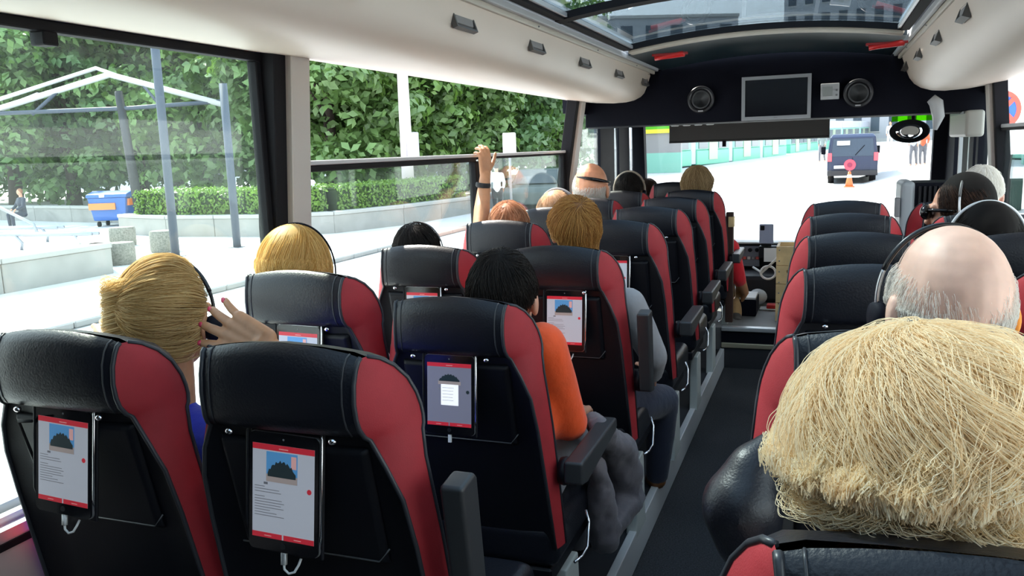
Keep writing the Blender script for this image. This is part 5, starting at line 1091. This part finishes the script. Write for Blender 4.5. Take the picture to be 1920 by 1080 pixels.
# dark van ahead
p = at(1597, 345, d=35); vz = p.z; r = empty('van', (p.x, p.y, vz)); tag(r, 'dark blue van seen from behind on the bright road ahead', 'van'); VB = mat('van_blue', (.016, .026, .065), .3)
w_ = .98; q = MB(); q.rings([[(-w_, 0, .35), (w_, 0, .35), (w_, 4.8, .35), (-w_, 4.8, .35)], [(-w_, -.05, 1.05), (w_, -.05, 1.05), (w_, 4.8, 1.05), (-w_, 4.8, 1.05)], [(-w_*.9, .12, 1.95), (w_*.9, .12, 1.95), (w_*.9, 3.6, 1.95), (-w_*.9, 3.6, 1.95)], [(-w_*.8, .3, 2.08), (w_*.8, .3, 2.08), (w_*.8, 3.3, 2.08), (-w_*.8, 3.3, 2.08)]]); obj('body', q, VB, r, bevel=.05, seg=3)
q = MB(); q.add([(-w_*.85, -.045, 1.16), (w_*.85, -.045, 1.16), (w_*.78, .075, 1.88), (-w_*.78, .075, 1.88)], [(0, 1, 2, 3)]); obj('rear_window', q, mat('van_glass', (.03, .05, .08), .1), r)
obj('bumper', MB().box((-w_, -.12, .35), (w_, .02, .58)), mat('van_dark', (.02, .02, .025), .5), r, bevel=.03); obj('number_plate', MB().box((-.72, -.14, .66), (-.18, -.06, .78)), WHITE, r); obj('notice', MB().box((-.62, -.05, 1.62), (-.12, .0, 1.80)), WHITE, r)
for s in (-1, 1):
    obj('tail_light', MB().box((s*.90-.09, -.09, .95), (s*.90+.09, .02, 1.30)), mat('tail_red', (.75, .10, .13), .3), r, bevel=.02)
    obj('door_mirror', MB().box((s*1.15-.10, 3.6, 1.2), (s*1.15+.10, 3.75, 1.55)), DARK, r, bevel=.03)
    for y in (.8, 3.9): obj('wheel', MB().lathe([(.05, -.12), (.33, -.12), (.35, 0), (.33, .12), (.05, .12)], (s*.82, y, .35), Matrix.Rotation(PI/2, 3, 'Y'), 18), RUBBER, r, smooth=True)
obj('door_line', MB().box((-.008, -.062, .6), (.008, -.03, 1.1)), DARK, r); obj('wiper', MB().tube([(.1, -.06, 1.2), (.45, .02, 1.6)], .015, 6), DARK, r)
# cone with round sign
p = at(1592, 351, d=33.2); r = empty('traffic_cone', p); tag(r, 'orange and white traffic cone carrying a round red sign behind the van', 'cone'); CO = mat('cone_orange', (.9, .16, .05), .5)
obj('base', MB().box((-.2, -.2, 0), (.2, .2, .04)), CO, r, bevel=.01); obj('cone_body', MB().lathe([(.16, .04), (.12, .22), (.085, .40), (.07, .48), (.05, .62)]), [CO], r, smooth=True); obj('white_band', MB().lathe([(.092, .38), (.078, .50), (.074, .50), (.088, .38)], caps=False), WHITE, r, smooth=True)
obj('sign_disc', MB().lathe([(.22, -.01), (.22, .01), (.001, .012)], (0, -.02, .88), Matrix.Rotation(PI/2, 3, 'X'), 24), mat('sign_red', (.75, .06, .10), .5), r); obj('sign_mark', MB().lathe([(.10, 0), (.10, .006), (.001, .006)], (0, -.035, .88), Matrix.Rotation(PI/2, 3, 'X'), 18), mat('sign_dark', (.25, .02, .06), .5), r); obj('stem', MB().tube([(0, 0, .6), (0, 0, .7)], .02), GREY, r)
# trams
TG = mat('tram_green', (.10, .43, .29), .35); TGL = mat('tram_light', (.24, .52, .42), .4); TWN = mat('tram_glass', (.14, .17, .18), .15); TGY = mat('tram_grey', (.45, .47, .52), .5); TY = mat('tram_yellow', (.72, .66, .05), .5)
def tram(label, A, B, h=3.3, nseg=4, first=True):
    A, B = Vector(A), Vector(B); d = (B-A); L = d.length; rz = math.atan2(d.y, d.x); r = empty('tram', A, rz); tag(r, label, 'tram')
    r.rotation_euler = (0, -math.asin(d.z/L), rz); sl = L/nseg
    for k in range(nseg):
        x0, x1 = k*sl, (k+1)*sl-.9
        q = MB(); q.box((x0, 0, .0), (x1, 2.4, 1.05), 0); q.box((x0, 0.02, 1.05), (x1, 2.4, 2.45), 1); q.box((x0, 0, 2.45), (x1, 2.4, h), 2)
        s = obj('tram_section', q, [TG, TGL, TGY], r, bevel=.05, seg=1)
        n = max(3, int((x1-x0)/1.7)); 
        for j in range(n):
            a = x0+.35+(x1-x0-.7)*j/n; b = x0+.35+(x1-x0-.7)*(j+1)/n-.25
            door = j % 3 == 1
            obj('window', MB().box((a, -.03, .35 if door else 1.15), (b, .05, 2.3)), TWN if not door else mat('tram_door', (.36, .42, .30), .3), s)
        if k < nseg-1: obj('bellows', MB().box((x1, .08, .1), (x1+.9, 2.3, h-.1)), TGY, r)
    obj('skirt', MB().box((0, .1, -.32), (L-.9, 2.2, 0)), DARK, r)
    return r
ta = at(1222, 318, d=52); tb = at(1480, 294.5, d=76)
tram('long pale green articulated tram crossing the street ahead', ta, tb)
tc_ = at(1482, 293, d=78); td = at(1640, 269, d=125); tram('second pale green tram section far up the street behind the first', tc_, td, nseg=4)
# yellow-green street banner and far facade left of the tram, red-jacketed figure by the cab pillar
p = at(1250, 262, d=50.5); r = empty('kiosk', (p.x, p.y, ground(p.x, p.y))); tag(r, 'grey kiosk with yellow and green fascia ahead of the tram', 'kiosk'); kz = ground(p.x, p.y)
obj('wall', MB().box((-1.4, -.3, 1.2), (.9, .2, 2.38)), mat('kiosk_grey', (.28, .27, .27), .5), r); obj('base', MB().box((-1.4, -.3, 0), (.9, .2, 1.2)), TGL, r); obj('fascia', MB().box((-1.5, -.4, 2.38), (1.0, .3, 2.62)), TY, r); obj('roof', MB().box((-1.5, -.4, 2.62), (1.0, .3, 3.4)), mat('kiosk_green', (.09, .42, .01), .5), r)
# facades
FA = mat('facade_pale', (.62, .61, .58), .8, var=.05, vscale=.4); FB = mat('facade_grey', (.33, .34, .36), .7, var=.1, vscale=.3); WNG = mat('facade_glass', (.05, .07, .09), .15)
def facade(label, x0, y0, x1, y1, h, m, cols, rows, dep=8, zb=None, wcol=WNG, mat2=None):
    d = Vector((x1-x0, y1-y0, 0)); L = d.length; r = empty('building', (x0, y0, ground(x0, y0) if zb is None else zb), math.atan2(d.y, d.x)); tag(r, label, 'building')
    obj('wall', MB().box((0, 0, -.5), (L, dep, h)), m, r)
    obj('cornice', MB().box((-.1, -.35, h), (L+.1, dep, h+.5)), mat2 or CONC2, r, bevel=.05, seg=1)
    obj('plinth', MB().box((-.05, -.12, -.5), (L+.05, 0, 1.0)), mat2 or CONC2, r)
    cw = L/cols; rh = (h-1.6)/rows
    for i in range(rows):
        for j in range(cols):
            a = cw*j+cw*.26; z = 1.6+rh*i+.4
            w_ = obj('window', MB().box((a, -.03, z), (a+cw*.48, .05, z+rh*.62)), wcol, r); obj('sill', MB().box((a-.1, -.14, z-.12), (a+cw*.48+.1, .0, z)), CONC2, w_)
    return r
facade('pale stone building beyond the side windows with the round traffic sign', 12, 60, 9.5, 8, 11, FA, 9, 3)
facade('grey office block closing the view straight up the street', -6, 135, 22, 128, 24, FB, 12, 6)
facade('pale long building behind the trams up the street', -60, 128, -14, 150, 22, FB, 12, 5)
facade('pale building just glimpsed over the tree tops', -62, 52, -34, 78, 19, FA, 10, 5)
# no-stopping sign
p = at(1879, 206, d=13.2); r = empty('no_stopping_sign', (p.x, p.y, GZ)); r.rotation_euler = (0, 0, .35); tag(r, 'round blue no-stopping sign with red ring and red cross outside', 'sign')
RX = Matrix.Rotation(PI/2, 3, 'X'); zc = p.z-GZ; RD = mat('sign_ring', (.80, .10, .07), .5); SBL = mat('sign_blue', (.04, .14, .58), .5)
rd = .30
obj('disc', MB().lathe([(rd, -.012), (rd, .004), (.001, .004)], (0, 0, zc), RX, 40), SBL, r)
obj('ring', MB().lathe([(rd*.74, .006), (rd, .006), (rd, .010), (rd*.74, .010), (rd*.74, .006)], (0, 0, zc), RX, 40, caps=False), RD, r)
for a in (.785, -.785): obj('cross_bar', MB().box((-rd*.78, -.018, -.036), (rd*.78, -.011, .036), M=Matrix.Translation((0, 0, zc)) @ Matrix.Rotation(a, 4, 'Y')), RD, r)
obj('post', MB().tube([(0, .04, 0), (0, .04, zc+.3)], .035, 10), GREY, r, smooth=True)
p = at(1886, 398, d=22); r = empty('street_cabinet', (p.x, p.y, ground(p.x, p.y)), .2); tag(r, 'dark green street cabinet outside below the traffic sign', 'cabinet'); GC = mat('cabinet_green', (.006, .035, .026), .5)
obj('body', MB().box((-.30, -.2, 0), (.30, .25, 1.35)), GC, r, bevel=.03); obj('door', MB().box((-.25, -.225, .1), (.25, -.2, 1.2)), GC, r, bevel=.01); obj('lid', MB().box((-.34, -.25, 1.35), (.34, .29, 1.45)), GC, r, bevel=.02)
